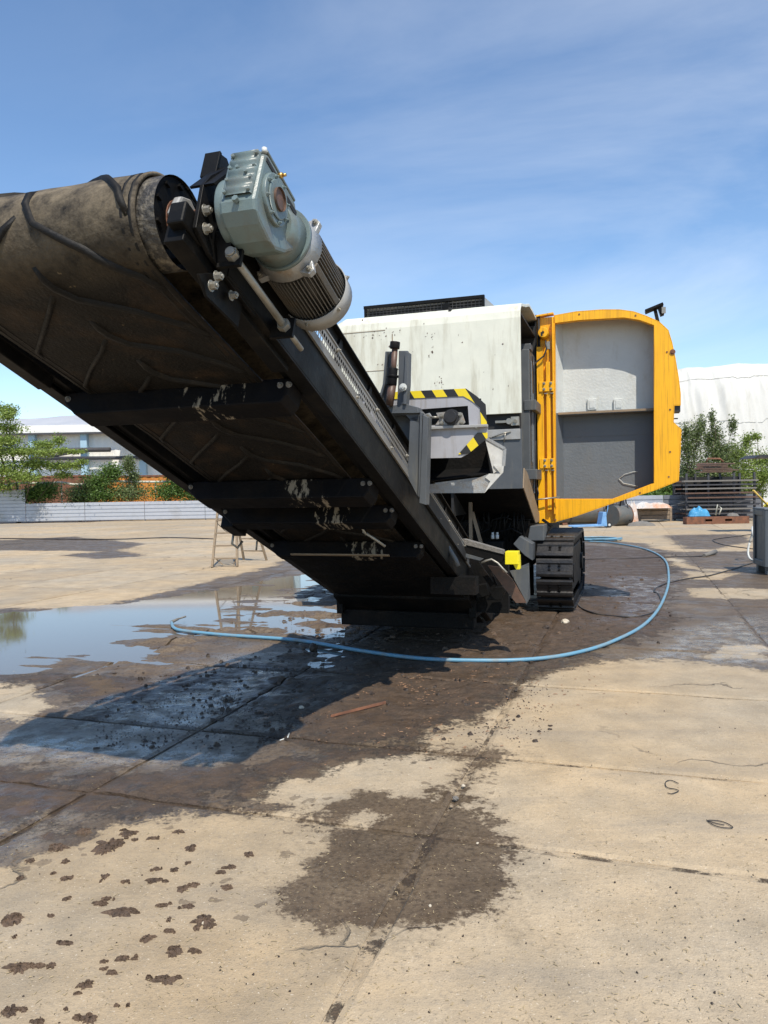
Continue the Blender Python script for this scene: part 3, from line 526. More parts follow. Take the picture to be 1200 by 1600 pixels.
# fold line plate seam, rivets on the hood
m = MB(); m.box(-1.30, -.62, -.724, -.716, 3.50, 3.507); m.box(-.9, -.40, -.724, -.716, 3.02, 3.026); m.box(-.535, -.525, -.724, -.716, 2.44, 3.45); P('weld_seam', m, 'tan')
m = MB()
for k in range(70):
    u, v = random.choice([(random.gauss(597, 14), random.gauss(523, 4)), (random.uniform(530, 640), random.gauss(525, 2)), (random.uniform(585, 640), random.gauss(569, 1.5)), (random.gauss(672, 3), random.gauss(540, 12)), (random.uniform(540, 800), random.uniform(500, 635)), (random.gauss(686, 4), random.gauss(600, 6))])
    q = lp(u, v, t=-.722); a, b = random.uniform(.003, .014), random.uniform(.003, .02)
    m.add([(q[0] - a, -.7225, q[2]), (q[0], -.7225, q[2] - b * random.random()), (q[0] + a * random.random(), -.7225, q[2] - .2 * b), (q[0] + .4 * a, -.7225, q[2] + b)], [(0, 1, 2, 3)])
P('paint_chips', m, 'brownrust', kind='stuff')
# right side wall beyond the door opening
m = MB(); m.add([(1.0, .90, 1.10), (1.0, 5.2, 1.10), (1.0, 5.2, 3.84), (1.0, .90, 3.86)], [(0, 1, 2, 3)]); m.add([(.97, .90, 1.10), (.97, 5.2, 1.10), (.97, 5.2, 3.84), (.97, .90, 3.86)], [(0, 3, 2, 1)]); P('side_wall', m, 'grey')
# lower grey front panel
m = MB(); m.prism([(-1.6, -.715, 1.565), (1.0, -.715, 1.565), (1.0, -.715, 2.25), (-1.6, -.715, 2.25)], (0, .03, 0)); P('front_panel', m, 'grey', bevel=.004)
m = MB(); m.box(-1.6, .985, -.735, -.70, 2.13, 2.25); P('rain_strip', m, 'steel', bevel=.004)
m = MB(); m.box(-1.6, .98, -.64, -.60, 2.25, 2.44); P('latch_recess', m, 'dark')
m = MB(); m.box(.70, .88, -.73, -.66, 2.325, 2.352); m.cyl((.86, -.74, 2.34), (.86, -.62, 2.34), .035, n=12); m.box(.88, .97, -.73, -.65, 2.29, 2.39); m.cyl((.93, -.75, 2.34), (.93, -.60, 2.36), .022, n=10); m.tube([(.66, -.74, 2.16), (.78, -.76, 2.20), (.88, -.74, 2.22)], .008); m.tube([(.82, -.76, 2.20), (.80, -.75, 2.10)], .007); P('latch', m, 'zinc')
# sloping underside
m = MB(); m.prism([(-1.6, -.715, 1.563), (-1.6, .42, 1.12), (-1.6, 5.2, 1.12), (-1.6, 5.2, 1.16), (-1.6, .45, 1.16), (-1.6, -.69, 1.60)], (2.6, 0, 0)); P('sloping_floor', m, 'blackmud')
m = MB(); m.prism([(1.003, -.71, 1.57), (1.003, .42, 1.12), (1.003, .86, 1.12), (1.003, .86, 1.22), (1.003, -.35, 1.75), (1.003, -.62, 1.80)], (.012, 0, 0)); P('edge_plate', m, 'tan')
# interior of the open compartment
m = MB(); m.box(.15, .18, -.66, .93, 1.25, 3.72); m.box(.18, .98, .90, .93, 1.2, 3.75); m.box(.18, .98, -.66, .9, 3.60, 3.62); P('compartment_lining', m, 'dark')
m = MB(); m.box(.80, .97, .30, .86, 1.16, 3.34); m.box(.84, .985, .36, .56, 3.34, 3.42); P('inner_column', m, 'grey', bevel=.01)
m = MB(); m.box(.975, .99, .40, .44, 1.9, 3.2); m.box(.975, .99, .55, .59, 1.5, 2.8); m.box(.975, .99, .66, .78, 1.6, 2.2); P('column_rib', m, 'lgrey', bevel=.004)
m = MB(); m.tube([(.985, .62, 3.3), (.995, .58, 3.1), (.99, .66, 2.9), (1.0, .60, 2.7), (.99, .63, 2.2), (1.0, .60, 1.8), (.99, .64, 1.4)], .012); m.tube([(1.0, .72, 1.6), (1.02, .70, 1.5), (1.0, .76, 1.42)], .01); P('wiring', m, 'cable')
m = MB(); m.cyl((.80, -.45, 2.9), (.80, -.45, 3.35), .11, n=18); m.cyl((.80, -.45, 3.35), (.80, -.38, 3.5), .08, n=14); P('air_filter', m, 'alu')
for z in (2.56, 1.68):
    m = MB(); m.box(.90, 1.05, .28, .93, z, z + .13); P('hinge_arm', m, 'grey', bevel=.006)
m = MB(); m.cyl((1.03, .90, 1.12), (1.03, .90, 3.88), .018, n=10); P('hinge_rod', m, 'dark')
# rubber seal line beside the door post
m = MB(); m.box(.985, 1.0, .91, .95, 1.12, 3.9); P('door_seal', m, 'cable')
# roof intake grill
m = MB(); gy_ = .30
m.add([(-1.22, gy_, 4.045), (.395, gy_, 4.06), (.64, 1.5, 3.92), (-1.15, 1.5, 3.92)], [(0, 1, 2, 3)]); m.add([(-1.22, gy_, 4.045), (-1.22, gy_, 3.86), (-1.15, 1.5, 3.86)], [(0, 1, 2)]); m.add([(.395, gy_, 4.06), (.395, gy_, 3.86), (.64, 1.5, 3.87)], [(0, 2, 1)])
g = P('roof_intake', m, 'steel'); sm_ = g.modifiers.new('s', 'SOLIDIFY'); sm_.thickness = .012
m = MB(); m.box(-1.21, .385, gy_ + .10, gy_ + .11, 3.86, 4.04); P('intake_back', m, 'dark', g)
m = MB()
for k in range(33): x = -1.215 + k * (1.605 / 32); m.box(x - .0035, x + .0035, gy_ - .004, gy_ + .004, 3.865, 4.05)
for k in range(6): z = 3.868 + k * .0355; m.box(-1.22, .392, gy_ - .008, gy_ - .003, z - .0035, z + .0035)
P('intake_grill', m, 'cable', g, kind='stuff')
m = MB(); m.box(-1.24, .41, gy_ - .02, gy_ + .03, 4.035, 4.075); m.box(-1.235, -1.205, gy_ - .015, gy_ + .02, 3.86, 4.04); m.box(.38, .41, gy_ - .015, gy_ + .02, 3.86, 4.05); P('intake_frame', m, 'black', g)
m = MB(); m.cyl((-.09, gy_ - .02, 3.96), (-.09, gy_ + .08, 3.96), .055, n=18); P('intake_port', m, 'black', g)
m = MB(); m.box(-1.35, -1.2, .2, .5, 3.80, 3.865); P('intake_foot', m, 'steel', g)

# ---- open door
TD = .90
def dp(l): return [lp(u, v, t=TD) for u, v in l]
outer = dp([(866, 493), (900, 487), (940, 484), (968, 484), (990, 487), (1010, 494), (1030, 503), (1044, 516), (1050, 536), (1055, 560), (1060, 590), (1063, 615), (1063, 633), (1053, 633), (1052, 660), (1064, 671), (1063, 700), (1060, 751), (1022, 766), (960, 785), (900, 806), (868, 815)])
inner = dp([(864, 505), (905, 500), (975, 496), (1000, 500), (1022, 508), (1022, 755), (957, 780), (868, 780)])
door = P('door', MB().prism(outer, (0, .035, 0), [inner]), 'yellow', bevel=.004)
m = MB(); n_ = len(outer)     # outer rim going back
rim = [p for p in outer[:19]]
for i in range(len(outer)):
    p, q = outer[i], outer[(i + 1) % n_]; m.add([p, q, (q[0], TD + .40, q[2]), (p[0], TD + .40, p[2])], [(0, 1, 2, 3)])
o = P('door_rim', m, 'yellow', door); so = o.modifiers.new('s', 'SOLIDIFY'); so.thickness = .012; so.offset = 0
m = MB()
for i in range(len(inner)):
    if i in (7,): continue
    p, q = inner[i], inner[(i + 1) % len(inner)]; m.add([(p[0], TD + .034, p[2]), (q[0], TD + .034, q[2]), (q[0], TD + .09, q[2]), (p[0], TD + .09, p[2])], [(0, 1, 2, 3)])
o = P('door_lip', m, 'yellow', door); so = o.modifiers.new('s', 'SOLIDIFY'); so.thickness = .01; so.offset = 0
TB = TD + .34
zm = lp(940, 641, t=TD + .06)[2]
xl, xr = inner[0][0] - .01, outer[11][0] - .02
topz = 3.93
cxo, czo = sum(p[0] for p in outer) / len(outer), sum(p[2] for p in outer) / len(outer)
def clipz(poly, zc, keep):
    out = []
    for i in range(len(poly)):
        a, b = poly[i], poly[(i + 1) % len(poly)]; ina, inb = (a[2] - zc) * keep >= 0, (b[2] - zc) * keep >= 0
        if ina: out.append(a)
        if ina != inb: k = (zc - a[2]) / (b[2] - a[2]); out.append((a[0] + (b[0] - a[0]) * k, a[1], zc))
    return out
shell = [(cxo + (p[0] - cxo) * .985, TB, czo + (p[2] - czo) * .985) for p in outer]
P('upper_panel', MB().prism(clipz(shell, zm, 1), (0, .02, 0)), 'lwhite', door)
m = MB(); m.add([(xl, TD + .05, zm), (xl + .11, TB, zm), (xl + .11, TB, 3.80), (xl, TD + .05, 3.80)], [(0, 1, 2, 3)]); o = P('upper_cheek', m, 'lwhite', door); so = o.modifiers.new('s', 'SOLIDIFY'); so.thickness = .008
P('lower_panel', MB().prism([(p[0], TB + .03, p[2]) for p in clipz(shell, zm, -1)], (0, .02, 0)), 'lgrey', door)
m = MB(); m.add([(xl, TD + .04, 1.10), (xl + .09, TB + .03, 1.10), (xl + .09, TB + .03, zm), (xl, TD + .04, zm)], [(0, 1, 2, 3)]); o = P('lower_cheek', m, 'lgrey', door); so = o.modifiers.new('s', 'SOLIDIFY'); so.thickness = .008
m = MB(); m.box(xl, xr, TD + .16, TB + .02, zm - .03, zm); o = P('middle_shelf', m, 'lgrey', door)
m = MB(); m.box(xl + .05, xr - .1, TD + .152, TD + .162, zm - .022, zm + .006); P('shelf_edge', m, 'tan', door)
for u in (925, 966):
    c = lp(u, 632, t=TB - .01); m = MB(); m.box(c[0] - .06, c[0] + .06, TB - .035, TB, c[2] - .075, c[2] + .075); o = P('vent_box', m, 'lwhite', door, bevel=.006)
    m = MB(); m.box(c[0] - .035, c[0] + .04, TB - .041, TB - .035, c[2] - .05, c[2] + .05); P('vent_cover', m, 'lwhite', door, bevel=.003)
c = lp(985, 750, t=TB + .02); m = MB(); m.tube([lp(967, 748, t=TB + .015), lp(976, 741, t=TB + .015), lp(990, 737, t=TB + .015), lp(996, 737, t=TB + .015)], .004, 6); m.tube([lp(967, 748, t=TB + .015), lp(974, 755, t=TB + .015), lp(997, 760, t=TB + .015)], .005, 6); P('liner_tear', m, 'lwhite', door)
m = MB(); m.box(xl + .10, xr - .20, TB + .022, TB + .032, zm - .32, zm - .12); P('liner_patch', m, 'lgrey', door)
# black block in the notch, lamp on the door top, streaky ribs
a1 = lp(1053, 634, t=TD + .05); a2 = lp(1063, 643, t=TD + .05); m = MB(); m.box(a1[0], a2[0], TD + .03, TD + .3, a2[2], a1[2]); P('notch_seal', m, 'cable', door)
m = MB(); m.box(a1[0] + .0, a1[0] + .05, TD + .1, TD + .12, a2[2] - .09, a2[2] - .075); P('lock_pin', m, 'cable', door)
l0, l1 = lp(1008, 490, t=TD + .25), lp(1036, 476, t=TD + .25); m = MB(); m.beam((l0[0], TD + .25, l0[2] + .02), (l1[0], TD + .25, l1[2]), .16, .035, (0, 0, 1)); m.beam((l1[0] - .05, TD + .25, l1[2] - .01), (l1[0] - .01, TD + .25, l1[2] - .14), .12, .05, (1, 0, 0)); m.beam((l1[0] - .10, TD + .25, l1[2] - .05), (l1[0] - .06, TD + .22, l1[2] - .26), .06, .04, (1, 0, 0)); P('work_lamp', m, 'black', door, bevel=.005)
m = MB(); m.box(l1[0] - .02, l1[0] + .03, TD + .16, TD + .18, l1[2] - .13, l1[2] - .05); P('lamp_bracket', m, 'zinc', door)
m = MB(); c = lp(1051, 550, t=TD)
m.cyl((c[0], TD - .012, c[2]), (c[0], TD, c[2]), .034, n=16); m.cyl((c[0], TD - .02, c[2]), (c[0], TD - .01, c[2]), .018, n=12)
P('door_boss', m, 'rust', door)
m = MB()
for (u, v) in ((868, 812), (1000, 770), (1047, 706), (1047, 640), (993, 493), (905, 491), (935, 799), (1042, 550), (1045, 745)): c = lp(u, v, t=TD); m.cyl((c[0], TD - .006, c[2]), (c[0], TD + .002, c[2]), .012, n=8)
P('door_plug', m, 'rust', door, kind='stuff')
# hinge post with raised flats
zb = 1.095
post = P('door_post', MB().box(1.0, 1.225, TD + .04, TD + .07, zb, 3.86), 'yellow', bevel=.003)
for (x0, x1, z0, z1) in ((1.0, 1.085, zb + .0, 3.46), (1.122, 1.175, zb + .18, 3.25)):
    P('post_flat', MB().box(x0, x1, TD - .04, TD + .045, z0, z1), 'yellow', post, bevel=.004)
P('post_edge', MB().box(1.207, 1.225, TD - .05, TD + .045, zb + .12, 3.84), 'yellow', post, bevel=.003)
P('post_head', MB().prism([(1.0, TD - .03, 3.865), (1.225, TD - .03, 3.885), (1.225, TD + .10, 3.885), (1.0, TD + .10, 3.865)], (0, 0, .02)), 'yellow', post)
m = MB(); c = lp(849, 520, t=TD - .1); m.cyl((c[0], TD - .14, c[2]), (c[0], TD + .04, c[2]), .066, n=22); o = P('lock_knob', m, 'yellow', mach, bevel=.004)
m = MB(); m.cyl((c[0], TD - .145, c[2]), (c[0], TD - .135, c[2]), .016, n=10); m.box(c[0] - .03, c[0] - .005, TD - .146, TD - .14, c[2] - .045, c[2] + .005); P('key_slot', m, 'dark', o)
m = MB(); pts = [lp(u, v, t=TD - .09) for u, v in ((852, 532), (854, 545), (850, 556), (840, 564), (832, 572), (826, 582))]; m.tube(pts, .011); P('door_cable', m, 'cable', post)
m = MB(); c = lp(857, 540, t=TD - .05); m.box(c[0] - .02, c[0] + .02, TD - .08, TD - .03, c[2] - .05, c[2] + .05); P('cable_clip', m, 'zinc', post)
for v in (604, 724):
    c = lp(852, v, t=TD - .05); m = MB(); m.box(1.03, 1.222, TD - .058, TD - .04, c[2] - .065, c[2] + .065); o = P('hinge_plate', m, 'yellow', mach, bevel=.003)
    for dx in (.085, .175):
        for dz in (-.035, .04): m = MB(); m.bolt((1.01 + dx, TD - .058, c[2] + dz), (0, -1, 0), .013, .02); P('bolt', m, 'zinc', o)
    m = MB(); m.box(1.10, 1.14, TD - .07, TD - .05, c[2] - .10, c[2] - .088); m.box(1.18, 1.22, TD - .07, TD - .05, c[2] - .10, c[2] - .088); P('hinge_pin', m, 'zinc', post)
p1, p2 = lp(826, 782, t=TD - .14), lp(872, 777, t=TD - .10); m = MB(); m.tube([p1, p2], .010); m.cyl((p1[0], p1[1] - .02, p1[2]), (p1[0], p1[1] + .02, p1[2]), .022, n=10); m.cyl((p2[0], p2[1] - .02, p2[2]), (p2[0], p2[1] + .02, p2[2]), .02, n=10); P('door_stay', m, 'zinc')

def catm(p, n=6):
    a, b, c = [Vector(q) for q in p]; return [a.lerp(b, k / n).lerp(b.lerp(c, k / n), k / n) for k in range(n + 1)]
# ---- chassis, belly, hoses
m = MB(); m.box(-.95, .95, .2, 4.6, .55, 1.15); P('chassis', m, 'blackmud')
m = MB(); m.box(-.9, .9, 1.0, 1.1, .1, .6); P('belly_guard', m, 'blackmud')
m = MB()
pa = lp(735, 775, t=-.3); m.box(pa[0] - .02, pa[0] + .02, -.32, -.28, .8, 1.45); P('belly_post', m, 'tan')
m = MB(); m.beam(lp(738, 800, t=-.3), lp(752, 850, t=-.3), .03, .04); P('belly_brace', m, 'tan')
m = MB()
for pts in ([(760, 835), (770, 812), (790, 808), (800, 812)], [(745, 805), (748, 820), (755, 838)], [(755, 800), (757, 815), (768, 822)], [(788, 800), (788, 835)], [(803, 800), (803, 838)], [(745, 850), (752, 832), (765, 826)], [(763, 800), (764, 812), (762, 840)], [(775, 846), (782, 830), (800, 826), (815, 835)], [(728, 812), (740, 830), (738, 850)]):
    m.tube([lp(u, v, t=.0) for u, v in pts], .012, 7)
for k in range(16):
    u0, v0 = random.uniform(725, 820), random.uniform(795, 812); u1, v1 = u0 + random.uniform(-14, 14), random.uniform(828, 850)
    m.tube(catm([lp(u0, v0, t=.1), lp((u0 + u1) / 2 + random.uniform(-9, 9), (v0 + v1) / 2, t=.0), lp(u1, v1, t=.15)]), random.uniform(.007, .013), 6)
P('hydraulic_hoses', m, 'black', kind='stuff')
m = MB()
for u in (770, 777): p = lp(u, 838, t=-.2); m.cyl((p[0], p[1], p[2] - .03), (p[0], p[1], p[2] + .02), .020, n=10); m.cyl((p[0], p[1], p[2] + .02), (p[0], p[1], p[2] + .05), .014, n=10)
P('white_cap', m, 'lwhite')
p = lp(772, 852, t=-.15); P('valve_block', MB().box(p[0] - .10, p[0] + .12, -.2, .1, p[2] - .12, p[2] + .05), 'black', bevel=.01)
m = MB(); m.prism([lp(u, v, t=-.1) for u, v in ((802, 850), (812, 838), (832, 850), (832, 876), (820, 868))], (0, .3, 0)); m.prism([lp(u, v, t=-.25) for u, v in ((806, 888), (826, 880), (828, 935), (822, 945))], (0, .05, 0)); P('track_guard', m, 'grey', bevel=.004)
m = MB(); m.prism([lp(u, v, t=.15) for u, v in ((828, 822), (850, 820), (850, 845), (824, 845))], (0, .4, 0)); P('step_block', m, 'grey', bevel=.01)
m = MB(); m.beam(lp(848, 812, t=.5), lp(862, 822, t=.6), .03, .03); m.beam(lp(852, 838, t=.4), lp(862, 822, t=.6), .02, .02); P('step_strut', m, 'black')

# ---- crawler tracks
def crawler(rin, rout):
    TL0, TL1 = .47, 2.25; rad = .44; zc = .47
    body = MB(); body.box(rin + .12, rout - .04, TL0, TL1, .22, .78)
    tr = P('crawler_track', body, 'black', bevel=.01)
    for tt in (TL0, TL1):
        w = MB(); w.cyl((rin + .05, tt, zc), (rout - .05, tt, zc), rad - .07, n=28); w.cyl((rin + .02, tt, zc), (rout - .01, tt, zc), .12, n=18); P('sprocket', w, 'black', tr)
    per = 2 * (TL1 - TL0) + 2 * math.pi * rad; n = 26; pitch_ = per / n; shoe = None
    band = MB(); nb_ = 60; pts = []
    def path(s):
        s %= per; a = math.pi * rad; b = TL1 - TL0
        if s < a: th = s / rad; return TL0 - rad * math.sin(th), zc - rad * math.cos(th), th            # bottom -> front -> top
        s -= a
        if s < b: return TL0 + s, zc + rad, math.pi
        s -= b
        if s < a: th = s / rad; return TL1 + rad * math.sin(th), zc + rad * math.cos(th), math.pi + th
        s -= a; return TL1 - s, zc - rad, 0.0
    for k in range(n):
        t, z, th = path((k + .28) * pitch_)
        if shoe is None:
            sb = MB(); w = pitch_ * .46; W2 = (rout - rin) / 2
            prof_ = [(-w, .0), (-w, .035), (-w * .75, .05), (-w * .45, .05), (-w * .35, .03), (w * .35, .03), (w * .5, .045), (w * .85, .045), (w, .035), (w, 0)]
            sb.prism([(-W2, a, b) for a, b in prof_], (2 * W2, 0, 0)); me = sb.mesh('track_shoe'); me.materials.append(M['track'])
            bb = MB()
            for x in (-.06, .06):
                for y in (-w * .25, w * .2): bb.cyl((x, y, .03), (x, y, .046), .017, n=8); bb.cyl((x, y, .046), (x, y, .052), .010, n=6)
            mb2 = bb.mesh('shoe_bolt'); mb2.materials.append(M['black']); shoe = True
        o = link('track_shoe', me, tr); o.location = ((rin + rout) / 2, t, z); 
        o.rotation_euler = (-(th) + math.pi, 0, 0)
        if -.2 < t < .9:
            # the four bolts on a shoe are joined: each shoe is already a sub-part
            q = link('shoe_bolts', mb2, tr); q['kind'] = 'stuff'; q.location = o.location; q.rotation_euler = o.rotation_euler
    # links seen from the side
    lk = MB()
    for k in range(n * 2):
        t, z, th = path(k * pitch_ / 2); c, s = math.sin(th), math.cos(th)
        nx_, nz_ = -math.sin(th), -math.cos(th)
        for r0 in (rin + .04, rout - .06): lk.cyl((r0, t - nx_ * .045, z - nz_ * .045), (r0 + .035, t - nx_ * .045, z - nz_ * .045), .05, n=10)
    P('track_chain', lk, 'black', tr, kind='stuff')
crawler(1.06, 1.50); crawler(-1.50, -1.06)

# ---- conveyor
conv = P('conveyor_frame', MB(cv).box(.655, .735, -.9, 5.15, .0, .012).box(.722, .735, -.9, 5.15, .012, .20).box(.655, .735, -.9, 5.05, .20, .212)
         .box(-.735, -.655, -.9, 5.15, .0, .012).box(-.735, -.722, -.9, 5.15, .012, .20).box(-.735, -.655, -.9, 5.05, .20, .212)
         .box(.60, .655, -.2, 4.9, .03, .20).box(-.655, -.60, -.2, 4.9, .03, .20), 'black', bevel=.003)
for sgn in (1, -1):
    m = MB(cv); x = .725 * sgn; m.box(min(x, x - .012 * sgn), max(x, x - .012 * sgn), 0.35, 4.55, .33, .43); m.box(min(x, x + .03 * sgn), max(x, x + .03 * sgn), .35, 4.55, .428, .436)
    P('side_skirt', m, 'black', conv)
    for k in range(9):
        s0 = .5 + k * .5; m = MB(cv); m.prism([(.725 * sgn, s0, .212), (.725 * sgn, s0 + .10, .212), (.725 * sgn, s0 + .06, .42), (.725 * sgn, s0 + .03, .42)], (.012 * sgn, 0, 0)); P('skirt_bracket', m, 'black', conv)
# perforated guard strip: real holes
m = MB(cv); npf = 150; s0, s1 = .55, 4.62; ds = (s1 - s0) / npf
for k in range(npf):
    a = s0 + k * ds; b = a + ds; hw = .30; x = .745
    hl = [(.255, .275), (.292, .312)]; z0 = .225
    for (q0, q1) in hl + [(.335, .335)]:
        m.add([(x, a, z0), (x, b, z0), (x, b, q0), (x, a, q0)], [(0, 1, 2, 3)]) if q0 > z0 else None
        if q1 > q0: m.add([(x, a + ds * .62, q0), (x, b, q0), (x, b, q1), (x, a + ds * .62, q1)], [(0, 1, 2, 3)])
        z0 = q1
P('perforated_guard', m, 'perf', conv)
m = MB(cv); m.box(.738, .75, .5, 4.62, .205, .225); m.box(.738, .75, .5, 4.62, .335, .345); P('guard_edge', m, 'perf', conv)
m = MB(cv)
for k in range(12): m.bolt((.748, .8 + k * .33, .23 if k % 2 else .325), (1, 0, 0), .009, .008)
P('guard_screws', m, 'zinc', conv)
m = MB(cv); m.box(.655, .735, -.2, 5.0, .0, .0)
# tread of cross members underneath
for (sa, sb, mt) in ((4.22, 4.37, 'scuffed'), (2.96, 3.14, 'scuffed'), (2.52, 2.66, 'scuffed'), (1.76, 1.86, 'scuffed')):
    m = MB(cv); poly = [(-.66, sb, .02), (-.64, sb, -.04), (-.56, sb, -.11), (.61, sb, -.11), (.64, sb, -.07), (.65, sb, .02)]; 
    m.prism(poly, (0, 0, 0) if False else (0, sa - sb, 0)); o = P('crossmember', m, mt, mach, bevel=.008)
    for x in (-.62, .60, .645):
        b = MB(cv); b.bolt((x, sb, -.02), (0, 1, 0), .011, .012); P('bolt', b, 'greystone', o)
m = MB(cv); m.box(-.40, .42, 1.93, 1.955, -.125, -.115); P('light_strip', m, 'tan', conv)
m = MB(cv); m.box(-.70, -.60, 2.34, 2.56, -.10, .02); m.box(-.74, -.70, 2.30, 2.5, -.08, .04); P('kink_block', m, 'black', conv, bevel=.006)
m = MB(cv); m.tube([(-.70, 2.36, -.08), (-.71, 2.34, -.16), (-.68, 2.30, -.18), (-.66, 2.28, -.12)], .010); m.tube([(-.70, 1.98, -.02), (-.71, 1.95, -.09)], .008); P('hanging_hook', m, 'zinc', conv)
m = MB(cv); m.tube([(.38, 2.46, -.10), (.50, 2.30, -.16)], .010); m.tube([(.36, 2.50, -.06), (.40, 2.44, -.12)], .008); P('loose_clamp', m, 'zinc', conv)
# dark pan closing the lower underside
m = MB(cv); m.box(-.64, .64, -.9, 1.85, -.02, -.01); P('lower_pan', m, 'blackmud', conv)
# tail frame: horizontal run beneath the body
m = MB(); m.box(.66, .73, -2.2, .9, .30, .62); m.box(-.73, -.66, -2.2, .9, .30, .62); m.box(-.7, .7, -2.15, -2.0, .18, .34); m.box(-.66, .66, -2.0, .9, .36, .38)
P('tail_frame', m, 'blackmud', conv, bevel=.01)
m = MB(); m.prism([(-.70, -2.35, .62), (-.70, -2.36, .50), (-.70, -2.10, .34), (-.70, -1.3, .25), (-.70, -1.3, .6)], (1.40, 0, 0)); P('tail_guard', m, 'blackmud', conv, bevel=.01)
m = MB(); m.cyl((-.6, -1.75, .42), (.6, -1.75, .42), .16, n=24); P('tail_drum', m, 'blackmud', conv)

# belt loop
RD = .185; SH = 5.27; HH = .168; GS, GH = 5.275, .208; AL = math.pi * RD
def belt(x, L, lift=0.0):
    if L <= SH: k = min(1, max(0, (SH - .25 - L) / 1.2)); return cv(x, L, -.017 + .05 * k - lift)
    if L <= SH + AL: th = (L - SH) / RD; return cv(x, SH + (RD + lift) * math.sin(th), HH - (RD + lift) * math.cos(th))
    d = L - SH - AL; return cv(x, SH - d, HH + RD + lift - .10 * min(1, d / .6) + .10 * (abs(x) / .5) ** 2 * min(1, d / .6))
Ls = list(np.arange(-.1, SH, .12)) + list(np.linspace(SH, SH + AL, 26)) + list(np.arange(SH + AL + .1, 2 * SH + AL, .15)); xs = np.linspace(-.50, .50, 21)
V = []; Fq = []
for L_ in Ls:
    for x in xs: p = belt(x, L_, .0 + .0015 * math.sin(x * 23 + L_ * 9)); V.append(p)
nx = len(xs)
for i in range(len(Ls) - 1):
    for k in range(nx - 1): a = i * nx + k; Fq.append((a, a + 1, a + 1 + nx, a + nx))
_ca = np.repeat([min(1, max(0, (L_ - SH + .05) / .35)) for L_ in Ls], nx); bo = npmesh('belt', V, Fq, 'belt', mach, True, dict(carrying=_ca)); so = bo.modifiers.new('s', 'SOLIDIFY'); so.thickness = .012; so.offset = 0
def rib(pts, w, h, name='cleat', m='cleat'):
    b = MB(); n = len(pts); Pn = []
    for i, (x, L_) in enumerate(pts):
        x0, L0 = pts[max(0, i - 1)]; x1, L1 = pts[min(n - 1, i + 1)]; dx, dl = x1 - x0, L1 - L0; l = math.hypot(dx, dl) or 1; nxx, nl = -dl / l, dx / l
        tip = .25 if i in (0, n - 1) else 1
        for (o_, q) in ((-w / 2, -.004), (-w / 3, h * tip), (w / 3, h * tip), (w / 2, -.004)): Pn.append(belt(x + nxx * o_, L_ + nl * o_, q))
    fs = []
    for i in range(n - 1):
        a = i * 4
        for k in range(3): fs.append((a + k, a + k + 1, a + k + 5, a + k + 4))
    fs += [(0, 1, 2, 3), tuple(len(Pn) - 4 + k for k in (3, 2, 1, 0))]; b.add(Pn, fs, True); return b.build(name, m, bo)
def dens(pl, step=.05):
    out = []
    for (a, b) in zip(pl[:-1], pl[1:]):
        n = max(1, int(math.hypot(b[0] - a[0], b[1] - a[1]) / step))
        out += [(a[0] + (b[0] - a[0]) * k / n, a[1] + (b[1] - a[1]) * k / n) for k in range(n)]
    return out + [pl[-1]]
for k in range(-14, 5):
    c = 5.21 + k * .34
    if c < .6: continue
    j = random.uniform(-.01, .01)
    rib(dens([(.0, c + .13), (.012, c + .02), (.06, c - .06), (.26, c - .165 + j), (.42, c - .31), (.470, c - .42)]), .030, .022)
    rib(dens([(-.03, c - .02), (-.12, c - .11), (-.30, c - .27 + j), (-.44, c - .40), (-.470, c - .48)]), .028, .020)
for x in (.445, .480, -.445, -.480): rib([(x, L_) for L_ in np.arange(.2, SH + AL + .6, .06)], .016, .008, 'belt_edge_ridge')
# drum and its lagging
m = MB(cv); m.cyl((-.57, SH, HH), (.57, SH, HH), RD - .014, n=40, caps=False); o = P('head_drum', m, 'lag')
m = MB(cv)
for x in (.555, -.555): m.cyl((x - .006, SH, HH), (x + .006, SH, HH), RD - .02, n=36)
P('drum_disc', m, 'black', o)
m = MB(cv); m.cyl((.53, SH, HH), (.565, SH, HH), .085, n=20); m.cyl((.56, SH, HH), (.80, GS, GH), .030, n=18); P('drive_shaft', m, 'rust')
m = MB(cv)
for k in range(10): a = k * .628; m.box(.556, .572, SH + math.cos(a) * .14 - .012, SH + math.cos(a) * .14 + .012, HH + math.sin(a) * .14 - .006, HH + math.sin(a) * .14 + .006)
P('drum_bushing', m, 'black', o)
